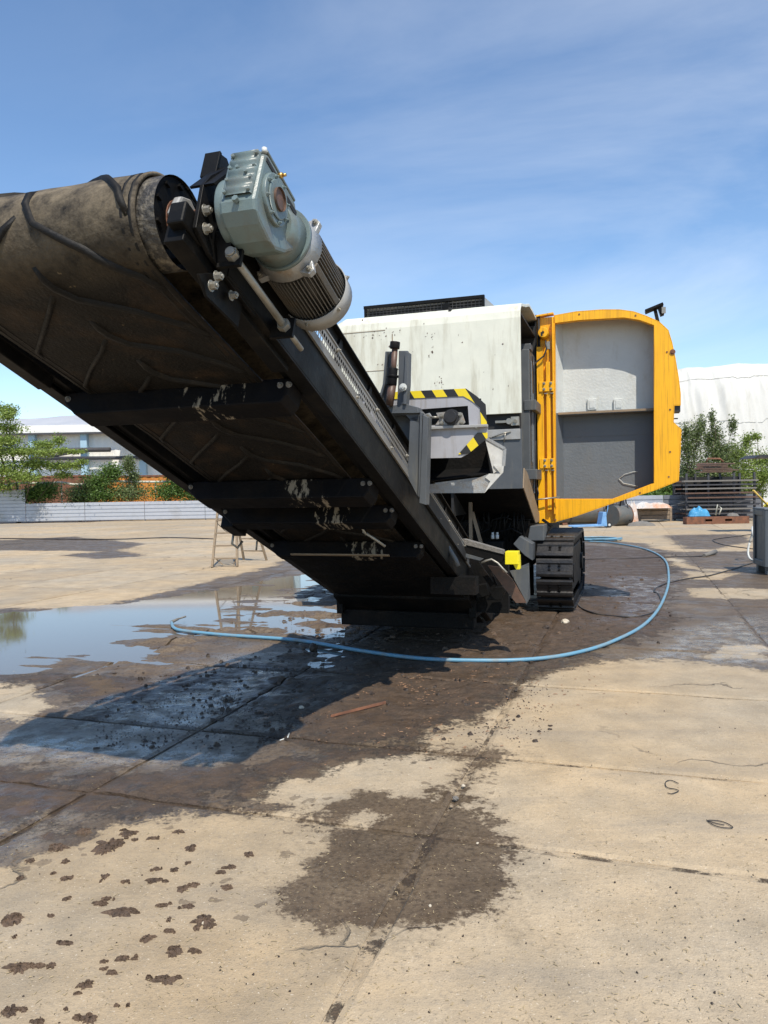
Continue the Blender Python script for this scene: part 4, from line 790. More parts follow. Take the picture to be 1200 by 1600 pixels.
# head plates and bearing
PL = [(5.385, .03), (5.395, .21), (5.365, .28), (5.28, .40), (5.10, .50), (4.95, .48), (4.86, .20), (4.9, -.01), (5.10, -.01), (5.28, .0)]
for sgn in (1, -1):
    m = MB(cv); m.prism([(.715 * sgn, s, h) for s, h in PL], (.016 * sgn, 0, 0)); hp = P('head_plate', m, 'black', bevel=.002)
    m = MB(cv); m.prism([(.672 * sgn, 5.395, .21), (.672 * sgn, 5.28, .40), (.672 * sgn, 5.10, .50), (.672 * sgn, 5.10, .49), (.672 * sgn, 5.275, .388), (.672 * sgn, 5.383, .21)], (.10 * sgn, 0, 0)); P('plate_flange', m, 'black', hp)
    m = MB(cv); x0, x1 = sorted((.645 * sgn, .712 * sgn)); m.box(x0, x1, 5.30, 5.44, .015, .105); P('bearing_box', m, 'black', hp, bevel=.008)
    m = MB(cv); x0, x1 = sorted((.62 * sgn, .70 * sgn)); m.box(x0, x1, 4.5, 5.40, -.03, .05); P('slide_beam', m, 'black', hp, bevel=.004)
    m = MB(cv); m.prism([(.60 * sgn, 5.28 , .10), (.60 * sgn, 5.40, .10), (.60 * sgn, 5.38, .19), (.60 * sgn, 5.32, .225), (.60 * sgn, 5.26, .20)], (.035 * sgn, 0, 0)); P('bearing_cheek', m, 'steel', hp, bevel=.01)
    m = MB(cv); m.prism([(.70 * sgn, 4.98, -.11), (.70 * sgn, 5.22, -.135), (.70 * sgn, 5.29, -.09), (.70 * sgn, 5.14, .03), (.70 * sgn, 4.98, .03)], (.012 * sgn, 0, 0)); P('lower_plate', m, 'black', hp, bevel=.003)
    for (s, h, rr) in ((5.36, .125, .015), (5.335, .065, .015), (5.205, .043, .013), (5.215, -.05, .015), (5.235, -.105, .015), (5.10, -.05, .014), (5.16, .12, .013)):
        b = MB(cv); b.bolt((.716 * sgn + .016 * sgn, s, h), (sgn, 0, 0), rr, .02); P('bolt', b, 'zinc', hp)
    m = MB(cv); m.prism([(.735 * sgn, 5.20, .02), (.735 * sgn, 5.25, .10), (.735 * sgn, 5.28, .10), (.735 * sgn, 5.23, .0)], (.06 * sgn, 0, 0)); P('stiffener', m, 'black', hp, bevel=.003)
# lifting gusset above the plate
m = MB(cv); m.prism([(.63, 5.30, .35), (.63, 5.295, .455), (.63, 5.25, .475), (.63, 5.14, .42)], (.012, 0, 0)); m.prism([(.685, 5.30, .35), (.685, 5.295, .455), (.685, 5.25, .475), (.685, 5.14, .42)], (.012, 0, 0)); m.box(.63, .697, 5.285, 5.30, .35, .465); P('lifting_lug', m, 'black', bevel=.002)
# take-up screw
m = MB(cv); m.cyl((.80, 5.25, .018), (.80, 4.78, .018), .015, n=14); m.cyl((.80, 4.78, .018), (.80, 4.60, .018), .012, n=12); P('tension_rod', m, 'zinc')
m = MB(cv); m.cyl((.80, 5.255, .018), (.80, 5.225, .018), .025, n=6, smooth=False); m.cyl((.80, 5.265, .018), (.80, 5.255, .018), .018, n=14); m.cyl((.80, 5.225, .018), (.80, 5.215, .018), .028, n=16); m.cyl((.80, 4.80, .018), (.80, 4.775, .018), .028, n=6, smooth=False); P('tension_nut', m, 'zinc')
m = MB(cv); m.box(.735, .83, 5.215, 5.23, -.02, .05); m.box(.735, .84, 4.76, 4.775, -.03, .06); P('rod_bracket', m, 'black')

# ---- geared motor
gm_ = mach
GP = [(5.12, .338), (5.36, .338), (5.385, .32), (5.392, .115), (5.375, .085), (5.33, .06), (5.26, .045), (5.19, .055), (5.13, .09), (5.07, .15), (5.05, .25)]
GS, GH = 5.275, .208
m = MB(cv); m.prism([(.805, s, h) for s, h in GP], (.145, 0, 0)); gb = P('gearbox', m, 'green', gm_, bevel=.014)
m = MB(cv); m.cyl((.775, GS - .01, GH - .03), (.81, GS - .01, GH - .03), .120, n=40); m.cyl((.945, GS, GH), (.965, GS, GH), .092, n=36); m.cyl((.965, GS, GH), (.972, GS, GH), .07, n=30); P('gearbox_flange', m, 'green', gb, bevel=.005)
m = MB(cv)
for k in range(8): a = k * .785 + .3; q = MB(cv); q.bolt((.965, GS + math.cos(a) * .080, GH + math.sin(a) * .080), (1, 0, 0), .006, .004); P('bolt', q, 'green', gb)
m = MB(cv); m.cyl((.955, GS, GH), (.982, GS, GH), .042, n=24, caps=False); m.cyl((.96, GS, GH), (.974, GS, GH), .040, n=24); P('output_bore', m, 'brownrust', gb)
# ribbed inspection cover on the head side of the gearbox
def onface(r_, k, off=0.0):         # k 0..1 down the cover face
    a = Vector((5.385, .322)); b = Vector((5.394, .135)); q = a.lerp(b, k); nrm = Vector((1, .05)).normalized() * off; return (r_, q.x + nrm.x, q.y + nrm.y)
m = MB(cv); cr0, cr1 = .825, .935; nseg = 45; Pn = []
for i in range(nseg + 1):
    k = i / nseg; w = .014 + .005 * math.cos(k * 2 * math.pi * 4.5)
    for x in (cr0, cr0 + .004, cr1 - .004, cr1): Pn.append(onface(x, k, w if x in (cr0 + .004, cr1 - .004) else 0))
fs = []
for i in range(nseg):
    for j in range(3): a = i * 4 + j; fs.append((a, a + 1, a + 5, a + 4))
m.add(Pn, fs, True); cvr = P('inspection_cover', m, 'green', gb)
for (x, k) in ((.833, .06), (.926, .06), (.833, .36), (.926, .36), (.833, .66), (.926, .66), (.833, .95), (.926, .95), (.862, .36), (.900, .50)):
    m = MB(cv); p = onface(x, k, .006); q = onface(x, k, .022); m.cyl(p, q, .0065, n=12); P('bolt', m, 'green', gb)
m = MB(cv); p = onface(.88, 1.12, .0); m.cyl(p, onface(.88, 1.12, .015), .012, n=6, smooth=False); P('drain_plug', m, 'green', gb)
m = MB(cv); m.cyl((.95, 5.27, .325), (.966, 5.27, .325), .010, n=10); m.cyl((.966, 5.27, .325), (.980, 5.27, .325), .006, n=10); P('breather', m, 'brass', gb)
m = MB(cv); m.cyl((.94, 5.375, .332), (.94, 5.378, .35), .010, n=8); P('vent_plug', m, 'lwhite', gb)
m = MB(cv)
for (sa, sb, ha, hb) in ((5.29, 5.37, .298, .316), (5.10, 5.19, .285, .306), (5.08, 5.14, .235, .245), (5.08, 5.13, .205, .215), (5.08, 5.12, .175, .185)): m.box(.949, .9525, sa, sb, ha, hb)
P('casting_slot', m, 'dark', gb, bevel=.001)
m = MB(cv); m.box(.80, .95, 5.12, 5.37, .338, .350); P('top_pad', m, 'green', gb, bevel=.004)
AX, AH = .865, .335; AH0 = .20
# input neck between gearbox and motor
m = MB(cv); m.cyl((.865, 5.16, .20), (.86, 5.03, .245), .105, .115, n=36); m.cyl((.86, 5.035, .25), (.86, 5.015, .255), .128, n=36); P('input_neck', m, 'green', gm_)
ax = Vector((-.03, -1, .05)).normalized(); M0 = Vector((.850, 5.02, .268))
X1 = Vector((1, 0, 0)); X2 = ax.cross(X1)
def mo(a, rr, th): return M0 + ax * a + X1 * (rr * math.cos(th)) + X2 * (rr * math.sin(th))
mot = MB(cv); mot.cyl(mo(.0, 0, 0), mo(.10, 0, 0), .122, .142, n=36); motor_flange = P('motor_flange', mot, 'alu', gm_)
m = MB(cv)
for k in range(4):
    th = math.pi / 4 + k * math.pi / 2; c0 = [mo(.075, .115, th - .45), mo(.075, .172, th - .08), mo(.075, .172, th + .08), mo(.075, .115, th + .45)]; m.prism(c0, ax * .03)
P('flange_ear', m, 'alu', motor_flange, bevel=.004)
m = MB(cv)
for k in range(4): th = math.pi / 4 + k * math.pi / 2; m.bolt(mo(.075, .155, th), -ax, .010, .01)
P('flange_bolts', m, 'zinc', motor_flange)
m = MB(cv); m.cyl(mo(.10, 0, 0), mo(.40, 0, 0), .112, n=40); mbody = P('motor_body', m, 'fin', gm_)
nf_ = 56
for k in range(nf_):
    th = 2 * math.pi * k / nf_; m = MB(cv); t0 = .0028 / .13
    m.hexa([mo(.11, .108, th - t0), mo(.11, .108, th + t0), mo(.385, .108, th + t0), mo(.385, .108, th - t0), mo(.11, .143, th - t0 * .6), mo(.11, .143, th + t0 * .6), mo(.385, .143, th + t0 * .6), mo(.385, .143, th - t0 * .6)]); P('cooling_fin', m, 'fin', mbody)
for th in (-.55, 2.2):
    m = MB(cv); m.hexa([mo(.10, .11, th - .10), mo(.10, .11, th + .10), mo(.375, .11, th + .10), mo(.375, .11, th - .10), mo(.10, .149, th - .09), mo(.10, .149, th + .09), mo(.375, .149, th + .09), mo(.375, .149, th - .09)]); P('motor_foot_rail', m, 'fin', mbody, bevel=.004)
m = MB(cv); c_ = mo(.24, .165, -math.pi / 2 + 3.14 + 2.9); 
jb = [mo(.14, .13, 1.25), mo(.14, .13, 1.9), mo(.32, .13, 1.9), mo(.32, .13, 1.25), mo(.14, .178, 1.3), mo(.14, .178, 1.85), mo(.32, .178, 1.85), mo(.32, .178, 1.3)]; m.hexa(jb); P('terminal_box', m, 'alu', gm_, bevel=.006)
jb = [mo(.22, .148, -.25), mo(.22, .148, .1), mo(.36, .148, .1), mo(.36, .148, -.25), mo(.22, .156, -.25), mo(.22, .156, .1), mo(.36, .156, .1), mo(.36, .156, -.25)]
m = MB(cv); m.cyl(mo(.37, 0, 0), mo(.46, 0, 0), .156, .154, n=44, caps=False); m.cyl(mo(.46, 0, 0), mo(.495, 0, 0), .154, .12, n=44); o = P('fan_cowl', m, 'steel', gm_); so = o.modifiers.new('s', 'SOLIDIFY'); so.thickness = .004
m = MB(cv)
for k in range(6): th = .4 + k * math.pi / 3; m.bolt(mo(.395, .156, th), mo(.60, 1, th) - mo(.60, 0, th), .008, .006)
P('cowl_screw', m, 'zinc', o)

# ---- magnet over the belt
TM = -4.35
def mp_(l, t=TM): return [lp(u, v, t=t) for u, v in l]
mg = mach
zoff = lambda l, d: [(x, y, z) for x, y, z in l]
cov = mp_([(600, 611), (728, 607), (745, 619), (758, 632), (760, 665), (600, 667)]); win = mp_([(650, 640), (731, 634), (733, 664), (650, 665)])
cov[0] = (-.55, TM, cov[0][2]); cov[-1] = (-.55, TM, cov[-1][2])
c = P('magnet_cover', MB().prism(cov, (0, .014, 0), [win]), 'magnet', mg)
e0 = mp_([(600, 611), (728, 607), (745, 619), (759, 632), (761, 665), (752, 665), (750, 637), (738, 627), (724, 619), (600, 621)], TM - .003)
for q in (0, -1): e0[q] = (-.55, TM - .003, e0[q][2])
P('hazard_band', MB().prism(e0, (0, -.003, 0)), 'hazard', c)
m = MB(); m.box(-.5, .90, TM + .12, TM + 1.0, 1.99, 2.22); P('magnet_case', m, 'steel', mg)
P('window_back', MB().box(win[0][0] - .1, win[1][0] + .08, TM + .06, TM + .07, win[0][2] - .16, win[0][2] + .06), 'dark', c)
low = mp_([(600, 667), (762, 664), (762, 682), (731, 709), (720, 715), (600, 716)]); low[0] = (-.55, TM, low[0][2]); low[-1] = (-.55, TM, low[-1][2])
c2 = P('lower_cover', MB().prism(low, (0, .014, 0)), 'magnet', mg)
hz2 = mp_([(762, 676), (762, 684), (732, 709), (716, 710), (746, 676)], TM - .003); P('hazard_band', MB().prism(hz2, (0, -.003, 0)), 'hazard', c2)
sl = mp_([(600, 666), (763, 663)], TM); m = MB(); m.box(-.55, sl[1][0], TM - .03, TM, sl[1][2] - .02, sl[1][2]); P('cover_ledge', m, 'steel', c2, bevel=.004)
m = MB(); m.box(-.5, .86, TM + .10, TM + .95, 1.82, 1.97); P('magnet_block', m, 'blackmud', mg)
# idler bearing in the window
b0 = lp(706, 652, t=TM); m = MB(); m.cyl((b0[0], TM - .06, b0[2]), (b0[0], TM + .02, b0[2]), .040, n=20); m.cyl((b0[0], TM - .02, b0[2]), (b0[0], TM + .02, b0[2]), .055, n=20); P('idler_cap', m, 'cable', mg)
m = MB(); m.prism([lp(u, v, t=TM - .006) for u, v in ((681, 645), (700, 643), (722, 645), (727, 660), (722, 664), (680, 664), (686, 655))], (0, .01, 0)); m.prism([lp(u, v, t=TM - .006) for u, v in ((664, 647), (671, 645), (676, 652), (672, 660), (666, 657))], (0, .01, 0)); P('bearing_plate', m, 'alu', mg, bevel=.002)
m = MB()
for (u, v) in ((690, 650), (668, 651), (719, 648), (721, 660), (690, 661), (745, 668)): q = lp(u, v, t=TM - .006); m.bolt(q, (0, -1, 0), .012, .014)
m.cyl(lp(672, 652, t=TM - .01), lp(684, 652, t=TM - .01), .008, n=8); P('bearing_bolts', m, 'zinc', mg)
# chute below
TC = TM + .35
m = MB(); 
A1 = [lp(u, v, t=TC) for u, v in ((668, 718), (735, 709), (764, 685), (788, 700), (786, 728))]
ch_far = TC + .22
bt = [lp(u, v, t=TC - .1) for u, v in ((640, 755), (664, 757), (735, 752), (762, 741), (766, 752), (757, 770), (640, 771))]
P('chute_lip', MB().prism(bt, (0, .01, 0)), 'alu', mg)
f0 = [lp(u, v, t=TC - .1) for u, v in ((757, 683), (789, 701), (787, 729), (771, 740))]; P('chute_flap', MB().prism(f0, (0, .012, 0)), 'palealu', mg, bevel=.002)
f1 = [lp(u, v, t=TC - .11) for u, v in ((771, 727), (787, 728), (786, 738), (757, 770), (766, 752), (758, 746), (764, 740), (782, 740))]; P('chute_corner', MB().prism(f1, (0, .012, 0)), 'palealu', mg)
m = MB(); q0 = lp(640, 757, t=TC - .09); q1 = lp(768, 741, t=TC - .09); q2 = lp(760, 690, t=TC - .09); m.add([q0, q1, (q1[0] - .02, ch_far, q1[2] + .05), (q0[0], ch_far, q0[2] + .1)], [(0, 1, 2, 3)]); m.add([q1, q2, (q2[0] - .02, ch_far, q2[2] + .05), (q1[0] - .02, ch_far, q1[2] + .05)], [(0, 1, 2, 3)]); m.add([(q0[0], ch_far, q0[2]), (q1[0] - .02, ch_far, q1[2]), (q2[0] - .02, ch_far, q2[2] + .05), (q0[0], ch_far, q2[2] + .05)], [(0, 1, 2, 3)])
o = P('chute_trough', m, 'blackmud', mg); so = o.modifiers.new('s', 'SOLIDIFY'); so.thickness = .008
m = MB(); f = [lp(789, 701, t=TC - .1), lp(787, 728, t=TC - .1)]; m.beam(f[0], f[1], .012, .02); m.beam(lp(757, 683, t=TC - .1), lp(789, 701, t=TC - .1), .012, .02); P('flap_edge', m, 'alu', mg)
# gantry posts
TP = -4.55
p1 = lp(652, 645, r=.79); 
m = MB()
def gp(u, v, t=TP): return lp(u, v, t=t)
m.prism([gp(u, v) for u, v in ((641, 652), (655, 650), (655, 770), (654, 778), (637, 745))], (0, .012, 0)); P('gantry_web', m, 'grey', mg)
m = MB(); m.prism([gp(u, v, TP - .02) for u, v in ((656, 642), (660, 645), (658, 780), (653, 775))], (0, .05, 0)); m.prism([gp(u, v, TP - .03) for u, v in ((661, 648), (669, 652), (665, 789), (655, 786))], (0, .10, 0)); P('gantry_flange', m, 'grey', mg, bevel=.003)
m = MB(); m.prism([gp(u, v, TP - .03) for u, v in ((590, 637), (633, 631), (652, 636), (654, 645), (590, 646))], (0, .12, 0)); m.prism([gp(u, v, TP + .0) for u, v in ((600, 646), (655, 645), (655, 662), (640, 655), (633, 648), (600, 650))], (0, .05, 0)); m.prism([gp(u, v, TP + .1) for u, v in ((600, 646), (642, 646), (642, 690), (620, 690))], (0, .05, 0)); P('gantry_beam', m, 'grey', mg, bevel=.003)
m = MB(); m.prism([gp(u, v) for u, v in ((602, 549), (612, 549), (609, 590), (602, 634), (588, 634), (598, 600))], (0, .03, 0)); m.prism([gp(u, v, TP - .04) for u, v in ((602, 549), (605, 549), (601, 600), (592, 634), (588, 634), (598, 600))], (0, .06, 0)); P('screw_guide', m, 'grey', mg, bevel=.003)
m = MB(); m.prism([gp(u, v, TP - .03) for u, v in ((623, 548), (637, 548), (636, 600), (633, 634), (620, 634), (622, 600))], (0, .03, 0)); m.prism([gp(u, v, TP - .05) for u, v in ((633, 549), (638, 550), (637, 600), (634, 632), (630, 632))], (0, .08, 0)); P('screw_guide', m, 'grey', mg, bevel=.003)
def gr(u, v): p = gp(u, v, TP - .05); return p
m = MB(); m.cyl(gr(608, 634), gr(613, 600), .028, n=16); m.cyl(gr(613.5, 592), gr(617, 545), .020, n=14); P('screw_rod', m, 'brownrust', mg)
m = MB(); m.cyl(gr(611.5, 602), gr(613.5, 575), .036, n=18); m.cyl(gr(613, 590), gr(613.3, 586), .042, n=18); m.cyl(gr(616.5, 545), gr(617.5, 534), .034, n=18); P('screw_collar', m, 'black', mg, bevel=.004)
m = MB(); m.bolt(gp(630, 605, TP - .06), (0, -1, 0), .018, .03); P('guide_bolt', m, 'lwhite', mg)
m = MB(); m.tube([lp(u, v, t=TM - .1) for u, v in ((630, 637), (645, 637), (655, 640), (663, 648), (668, 655))], .009); P('magnet_cable', m, 'hydr', mg)

# ---- brackets at the conveyor foot
def fp(u, v, t): return lp(u, v, t=t)
m = MB(); TA = -2.75
m.prism([fp(u, v, TA) for u, v in ((714, 842), (786, 861), (790, 874), (782, 880), (718, 862), (706, 850))], (0, .12, 0)); o = P('side_arm', m, 'black', bevel=.006)
m = MB(); m.prism([fp(u, v, TA - .012) for u, v in ((713, 841), (720, 841), (786, 860), (787, 866), (719, 849))], (0, .10, 0)); P('arm_top', m, 'greystone', o)
m = MB(); m.prism([fp(u, v, TA - .02) for u, v in ((717, 862), (755, 873), (750, 876), (716, 868))], (0, .03, 0)); P('arm_step', m, 'grey', o)
m = MB(); m.prism([fp(u, v, TA - .05) for u, v in ((789, 862), (809, 862), (809, 882), (789, 882))], (0, .13, 0)); m.prism([fp(u, v, TA) for u, v in ((801, 880), (811, 867), (812, 890), (806, 890))], (0, .10, 0)); P('yellow_bracket', m, 'brightyellow', bevel=.004)
m = MB(); m.tube([fp(u, v, TA - .06) for u, v in ((752, 880), (760, 876), (768, 874), (778, 880), (786, 889), (792, 895))], .010); P('steel_cable', m, 'zinc')
m = MB(); m.prism([fp(u, v, TA + .2) for u, v in ((762, 884), (780, 886), (800, 905), (822, 942), (806, 942), (785, 915))], (0, .03, 0)); P('skid_plate', m, 'brownrust')
m = MB(); m.prism([fp(u, v, TA + .22) for u, v in ((796, 892), (810, 890), (826, 884), (827, 900), (823, 943))], (0, .02, 0)); P('skid_cheek', m, 'grey', bevel=.003)
m = MB(); m.prism([fp(u, v, TA + .4) for u, v in ((773, 918), (786, 916), (790, 922), (783, 938), (760, 938))], (0, .12, 0)); m.prism([fp(u, v, TA + .4) for u, v in ((730, 905), (737, 908), (737, 925), (733, 928))], (0, .1, 0)); m.prism([fp(u, v, TA + .45) for u, v in ((740, 915), (760, 912), (765, 930), (745, 936))], (0, .1, 0)); P('foot_block', m, 'black', bevel=.006)
m = MB(); m.beam(fp(745, 880, TA + .3), fp(770, 915, TA + .3), .03, .05); m.beam(fp(768, 895, TA + .3), fp(776, 915, TA + .3), .02, .02); m.box(.66, 1.04, TA + .62, TA + .7, .35, .95); P('foot_strut', m, 'blackmud')
m = MB(cv); m.prism([(.74, 2.44, .30), (.74, 2.40, .20), (.74, .72, .20), (.74, .72, .26), (.74, 1.0, .30)], (.02, 0, 0)); P('foot_skirt', m, 'dark', conv)
# hanging loop and hooks on the conveyor side
m = MB(); m.tube([fp(u, v, -3.9) for u, v in ((655, 775), (653, 790), (656, 798), (663, 802))], .016); m.tube([fp(u, v, -3.95) for u, v in ((653, 795), (651, 808), (654, 822))], .006); m.tube([fp(u, v, -3.95) for u, v in ((655, 812), (661, 808), (666, 814), (664, 820), (658, 816))], .008); m.cyl(fp(686, 853, -3.3), fp(691, 856, -3.4), .022, n=10); P('side_hook', m, 'zinc')
m = MB(); m.tube([fp(u, v, -3.3) for u, v in ((691, 838), (697, 850), (704, 862), (712, 875), (716, 885))], .02); P('bent_pipe', m, 'grey')
m = MB(); m.box(.5, .9, -3.05, -2.9, .65, .80); P('foot_tie', m, 'blackmud')

# ------------------------------------------------------------------ hoses and cables on the ground
def catmull(pts, n=8):
    P_ = [Vector(p) for p in pts]; P_ = [P_[0] * 2 - P_[1]] + P_ + [P_[-1] * 2 - P_[-2]]; out = []
    for i in range(1, len(P_) - 2):
        a, b, c, d = P_[i - 1:i + 3]
        for k in range(n): t = k / n; out.append(.5 * ((2 * b) + (c - a) * t + (2 * a - 5 * b + 4 * c - d) * t * t + (3 * b - a - 3 * c + d) * t ** 3))
    return out + [P_[-2]]
def gline(px, z): return [tuple(gnd(u, v, z)) for u, v in px]
hz_ = [(268, 972), (272, 981), (290, 986), (350, 992), (410, 996), (470, 1001), (560, 1016), (650, 1028), (740, 1032), (830, 1030), (900, 1020), (960, 1001), (1010, 973), (1036, 938), (1045, 902), (1037, 873), (1005, 857), (955, 848), (920, 846)]
m = MB(); m.tube(catmull(gline(hz_, .026), 10), .0185, 10)
hose = m.build('water_hose', 'hose', None, label='thick dusty light blue hose curving over the wet slabs around the track', category='hose')
m = MB(); e0 = Vector(gnd(268, 972, .026)); m.cyl(e0, e0 + Vector((.07, .05, .03)), .02, .014, n=12); m.cyl(e0 + Vector((.07, .05, .03)), e0 + Vector((.15, .10, .05)), .010, n=10); m.build('hose_nozzle', 'greystone', hose)
m = MB(); pts = []
for k in range(140):
    a = k / 140 * 5 * 2 * math.pi; c = gnd(925, 845); pts.append((c[0] + math.cos(a) * (.75 + .12 * math.sin(k * .37)), c[1] + math.sin(a) * (.55 + .1 * math.cos(k * .23)), .03 + .012 * (k / 28)))
m.tube(pts, .02, 7); m.build('coiled_hose', 'hose', None, label='loose coil of pale blue hose lying behind the crawler track', category='hose')
cb = [((905, 905), (903, 925), (903, 945), (925, 957), (965, 963), (1005, 962), (1033, 948), (1030, 930), (1022, 922), (1040, 912), (1075, 904), (1110, 899), (1145, 889), (1180, 878)), ((905, 874), (950, 873), (1000, 872), (1050, 870), (1095, 869), (1106, 867)), ((1180, 834), (1150, 838), (1120, 842), (1114, 845), (1130, 851), (1155, 855), (1180, 858))]
lb = ['black cable running from the track past the blue hose to the plastic bin', 'black cable lying straight behind the track, ending in a grey plug', 'thin black cable looped on dry concrete left of the plastic bin']
for k, (c, l) in enumerate(zip(cb, lb)):
    m = MB(); m.tube(catmull(gline(c, .013), 6), .011, 6); o = m.build('power_cable', 'cable', None, label=l, category='cable')
    if k == 1: m = MB(); a, b = gnd(1100, 868, .03), gnd(1118, 862, .06); m.cyl(a, b, .04, .05, n=10); m.build('plug', 'greystone', o)
m = MB(); m.tube(catmull(gline(((-40, 841), (80, 842), (180, 842.5), (260, 840), (335, 842)), .02), 5), .022, 5); m.build('ground_cable', 'cable', None, label='long thin dark cable lying across the far yard before the grey fence', category='cable')
# ------------------------------------------------------------------ stones and small finds
def rock(u, v, s, mt, label, name='stone', flat=.6):
    import bmesh
    bm = bmesh.new(); bmesh.ops.create_icosphere(bm, subdivisions=3, radius=1)
    sd = random.uniform(0, 50)
    for vt in bm.verts:
        p = vt.co; f = .62 + .75 * float(fbm(np.array([p.x * 1.4 + sd]), np.array([p.y * 1.4 + p.z * 1.9]), 9, 4)[0]); vt.co = Vector((p.x * s * f, p.y * s * .8 * f, p.z * s * flat * f))
    me = bpy.data.meshes.new(name); bm.to_mesh(me); bm.free(); me.materials.append(M[mt]); p = gnd(u, v)
    return link(name, me, None, location=None) if False else _place(link(name, me, None, label=label, category=name.replace('_', ' ')), (p[0], p[1], s * flat * .55))
def _place(o, loc): o.location = loc; o.rotation_euler = (0, 0, random.uniform(0, 6)); return o
rock(471, 1107, .022, 'stone', 'rounded pale stone at the edge of the conveyor shadow')
rock(883, 974, .055, 'stone', 'fist-sized pale stone in front of the right crawler track')
rock(490, 1016, .045, 'clod', 'dark muddy lump touching the blue hose', 'mud_lump', 1.0)
rock(491, 1051, .025, 'clod', 'dark muddy lump standing in the small puddle by the shadow', 'mud_lump', .8)
rock(712, 1249, .018, 'greystone', 'grey stone lying in the slab joint above the dark stain')
rock(724, 1229, .013, 'stone', 'pale stone lying at the crossing of the slab joints')
rock(705, 1261, .010, 'wood', 'small flat tan chip next to the grey stone in the joint')
rock(746, 1318, .007, 'stone', 'tiny white stone on the right edge of the dark stain')
rock(672, 1416, .007, 'stone', 'tiny white chip inside the round dark stain')
rock(318, 1444, .010, 'stone', 'small white chip sitting on a mud splat in the foreground')
rock(812, 958, .045, 'clod', 'brown clod left of the foot of the track', 'mud_lump')
rock(853, 982, .04, 'clod', 'flat brown clod in front of the track, left of the pale stone', 'mud_lump')
a, b = gnd(517, 1120, .006), gnd(603, 1099, .012); m = MB(); m.hexa([Vector(a) + Vector(q) for q in ((0, -.014, 0), (.01, .012, 0))] + [Vector(b) + Vector(q) for q in ((0, .014, 0), (0, -.012, 0))] + [Vector(a) + Vector((0, -.012, .016)), Vector(a) + Vector((.01, .010, .014)), Vector(b) + Vector((0, .012, .016)), Vector(b) + Vector((0, -.01, .018))])
m.build('wood_splinter', 'rust', None, label='long flat reddish wood splinter lying on brown mud', category='splinter')
m = MB(); a = Vector(gnd(437, 1157, .006)); b = Vector(gnd(449, 1153, .01)); c = Vector(gnd(452, 1146, .012)); m.tube([a, b, c], .005, 6); m.build('plastic_scrap', 'lwhite', None, label='small bent white plastic scrap at the tip of the conveyor shadow', category='scrap')
m = MB(); m.tube(catmull(gline(((1060, 1224), (1048, 1219), (1040, 1222), (1042, 1230), (1055, 1233), (1060, 1236), (1050, 1240), (1043, 1239)), .006), 6), .0022, 5); m.build('wire_curl', 'cable', None, label='curled piece of black wire on the dry slab at right', category='wire')
m = MB(); m.tube(catmull(gline(((1104, 1281), (1115, 1289), (1130, 1293), (1145, 1293), (1135, 1286), (1120, 1282), (1106, 1282), (1118, 1286), (1132, 1289)), .005), 6), .0022, 5); m.build('string_scrap', 'cable', None, label='flat tangle of dark string on the dry slab, below the wire curl', category='string')

# ------------------------------------------------------------------ step ladder
lx, ly, _ = gnd(351, 886); lad = empty('step_ladder', (lx, ly, 0), 0, label='weathered wooden A-frame step ladder standing at the edge of the puddle', category='ladder')
def W2l(p): return (p[0] - lx, p[1] - ly, p[2])
topz = 2.25
def rung_pt(side, k): return side[0].lerp(side[1], k)
fl = (Vector((-.27, 0, 0)), Vector((-.15, .72, topz))); fr = (Vector((.27, 0, 0)), Vector((.15, .72, topz)))
rl = (Vector((.10, 1.7, 0)), Vector((-.06, .80, topz))); rr = (Vector((.68, 1.45, 0)), Vector((.16, .80, topz)))
for s in (fl, fr, rl, rr): m = MB(); m.beam(s[0], s[1], .045, .065, (0, 1, .3)); m.build('leg', 'wood', lad)
for k in range(8):
    f = .08 + k * .12; a, b = rung_pt(fl, f), rung_pt(fr, f); m = MB(); m.beam(a, b, .09, .03, (0, 0, 1)); m.build('rung', 'wood', lad)
for k in range(7):
    f = .10 + k * .13; a, b = rung_pt(rl, f), rung_pt(rr, f); m = MB(); m.beam(a, b, .05, .03, (0, 0, 1)); m.build('rung', 'wood', lad)
a, b = rung_pt(fl, .05), rung_pt(fr, .05); m = MB(); m.beam(rung_pt(fl, .10), Vector((-.05, .05, .05)), .02, .02); m.beam(rung_pt(fr, .10), Vector((.18, .05, .03)), .02, .02); m.build('foot_brace', 'wood', lad)
m = MB(); m.tube(catmull([rung_pt(fl, .42), (0, .5, .72), rung_pt(fr, .42), (.3, 1.0, .70), rung_pt(rr, .44)], 6), .008, 5); m.build('spreader_rope', 'wood', lad)
m = MB(); m.box(-.2, .2, .66, .86, topz, topz + .04); m.build('top_board', 'wood', lad)

# ------------------------------------------------------------------ corrugated fences
def corr_panel(x0, x1, y0, y1, h, z0=.06, pitch=.235, mt='fence', parent=None, org=(0, 0)):
    n = max(1, round(h / pitch)); zs = []
    for k in range(n): b = z0 + h * k / n; d = h / n; zs += [(b, -.02), (b + d * .12, -.02), (b + d * .20, .02), (b + d * .92, .02), (b + d * .97, -.02)]
    zs.append((z0 + h, -.02)); m = MB(); dx, dy = x1 - x0, y1 - y0; l = math.hypot(dx, dy); nx_, ny_ = dy / l, -dx / l
    Pn = []
    for z, o_ in zs: Pn += [(x0 + nx_ * o_ - org[0], y0 + ny_ * o_ - org[1], z), (x1 + nx_ * o_ - org[0], y1 + ny_ * o_ - org[1], z)]
    m.add(Pn, [(2 * i, 2 * i + 1, 2 * i + 3, 2 * i + 2) for i in range(len(zs) - 1)]); o = m.build('corrugated_panel', mt, parent); s = o.modifiers.new('s', 'SOLIDIFY'); s.thickness = .01; return o
g0, g1 = gnd(-60, 818), gnd(400, 811); fx = lambda x: g0[1] + (g1[1] - g0[1]) * (x - g0[0]) / (g1[0] - g0[0])
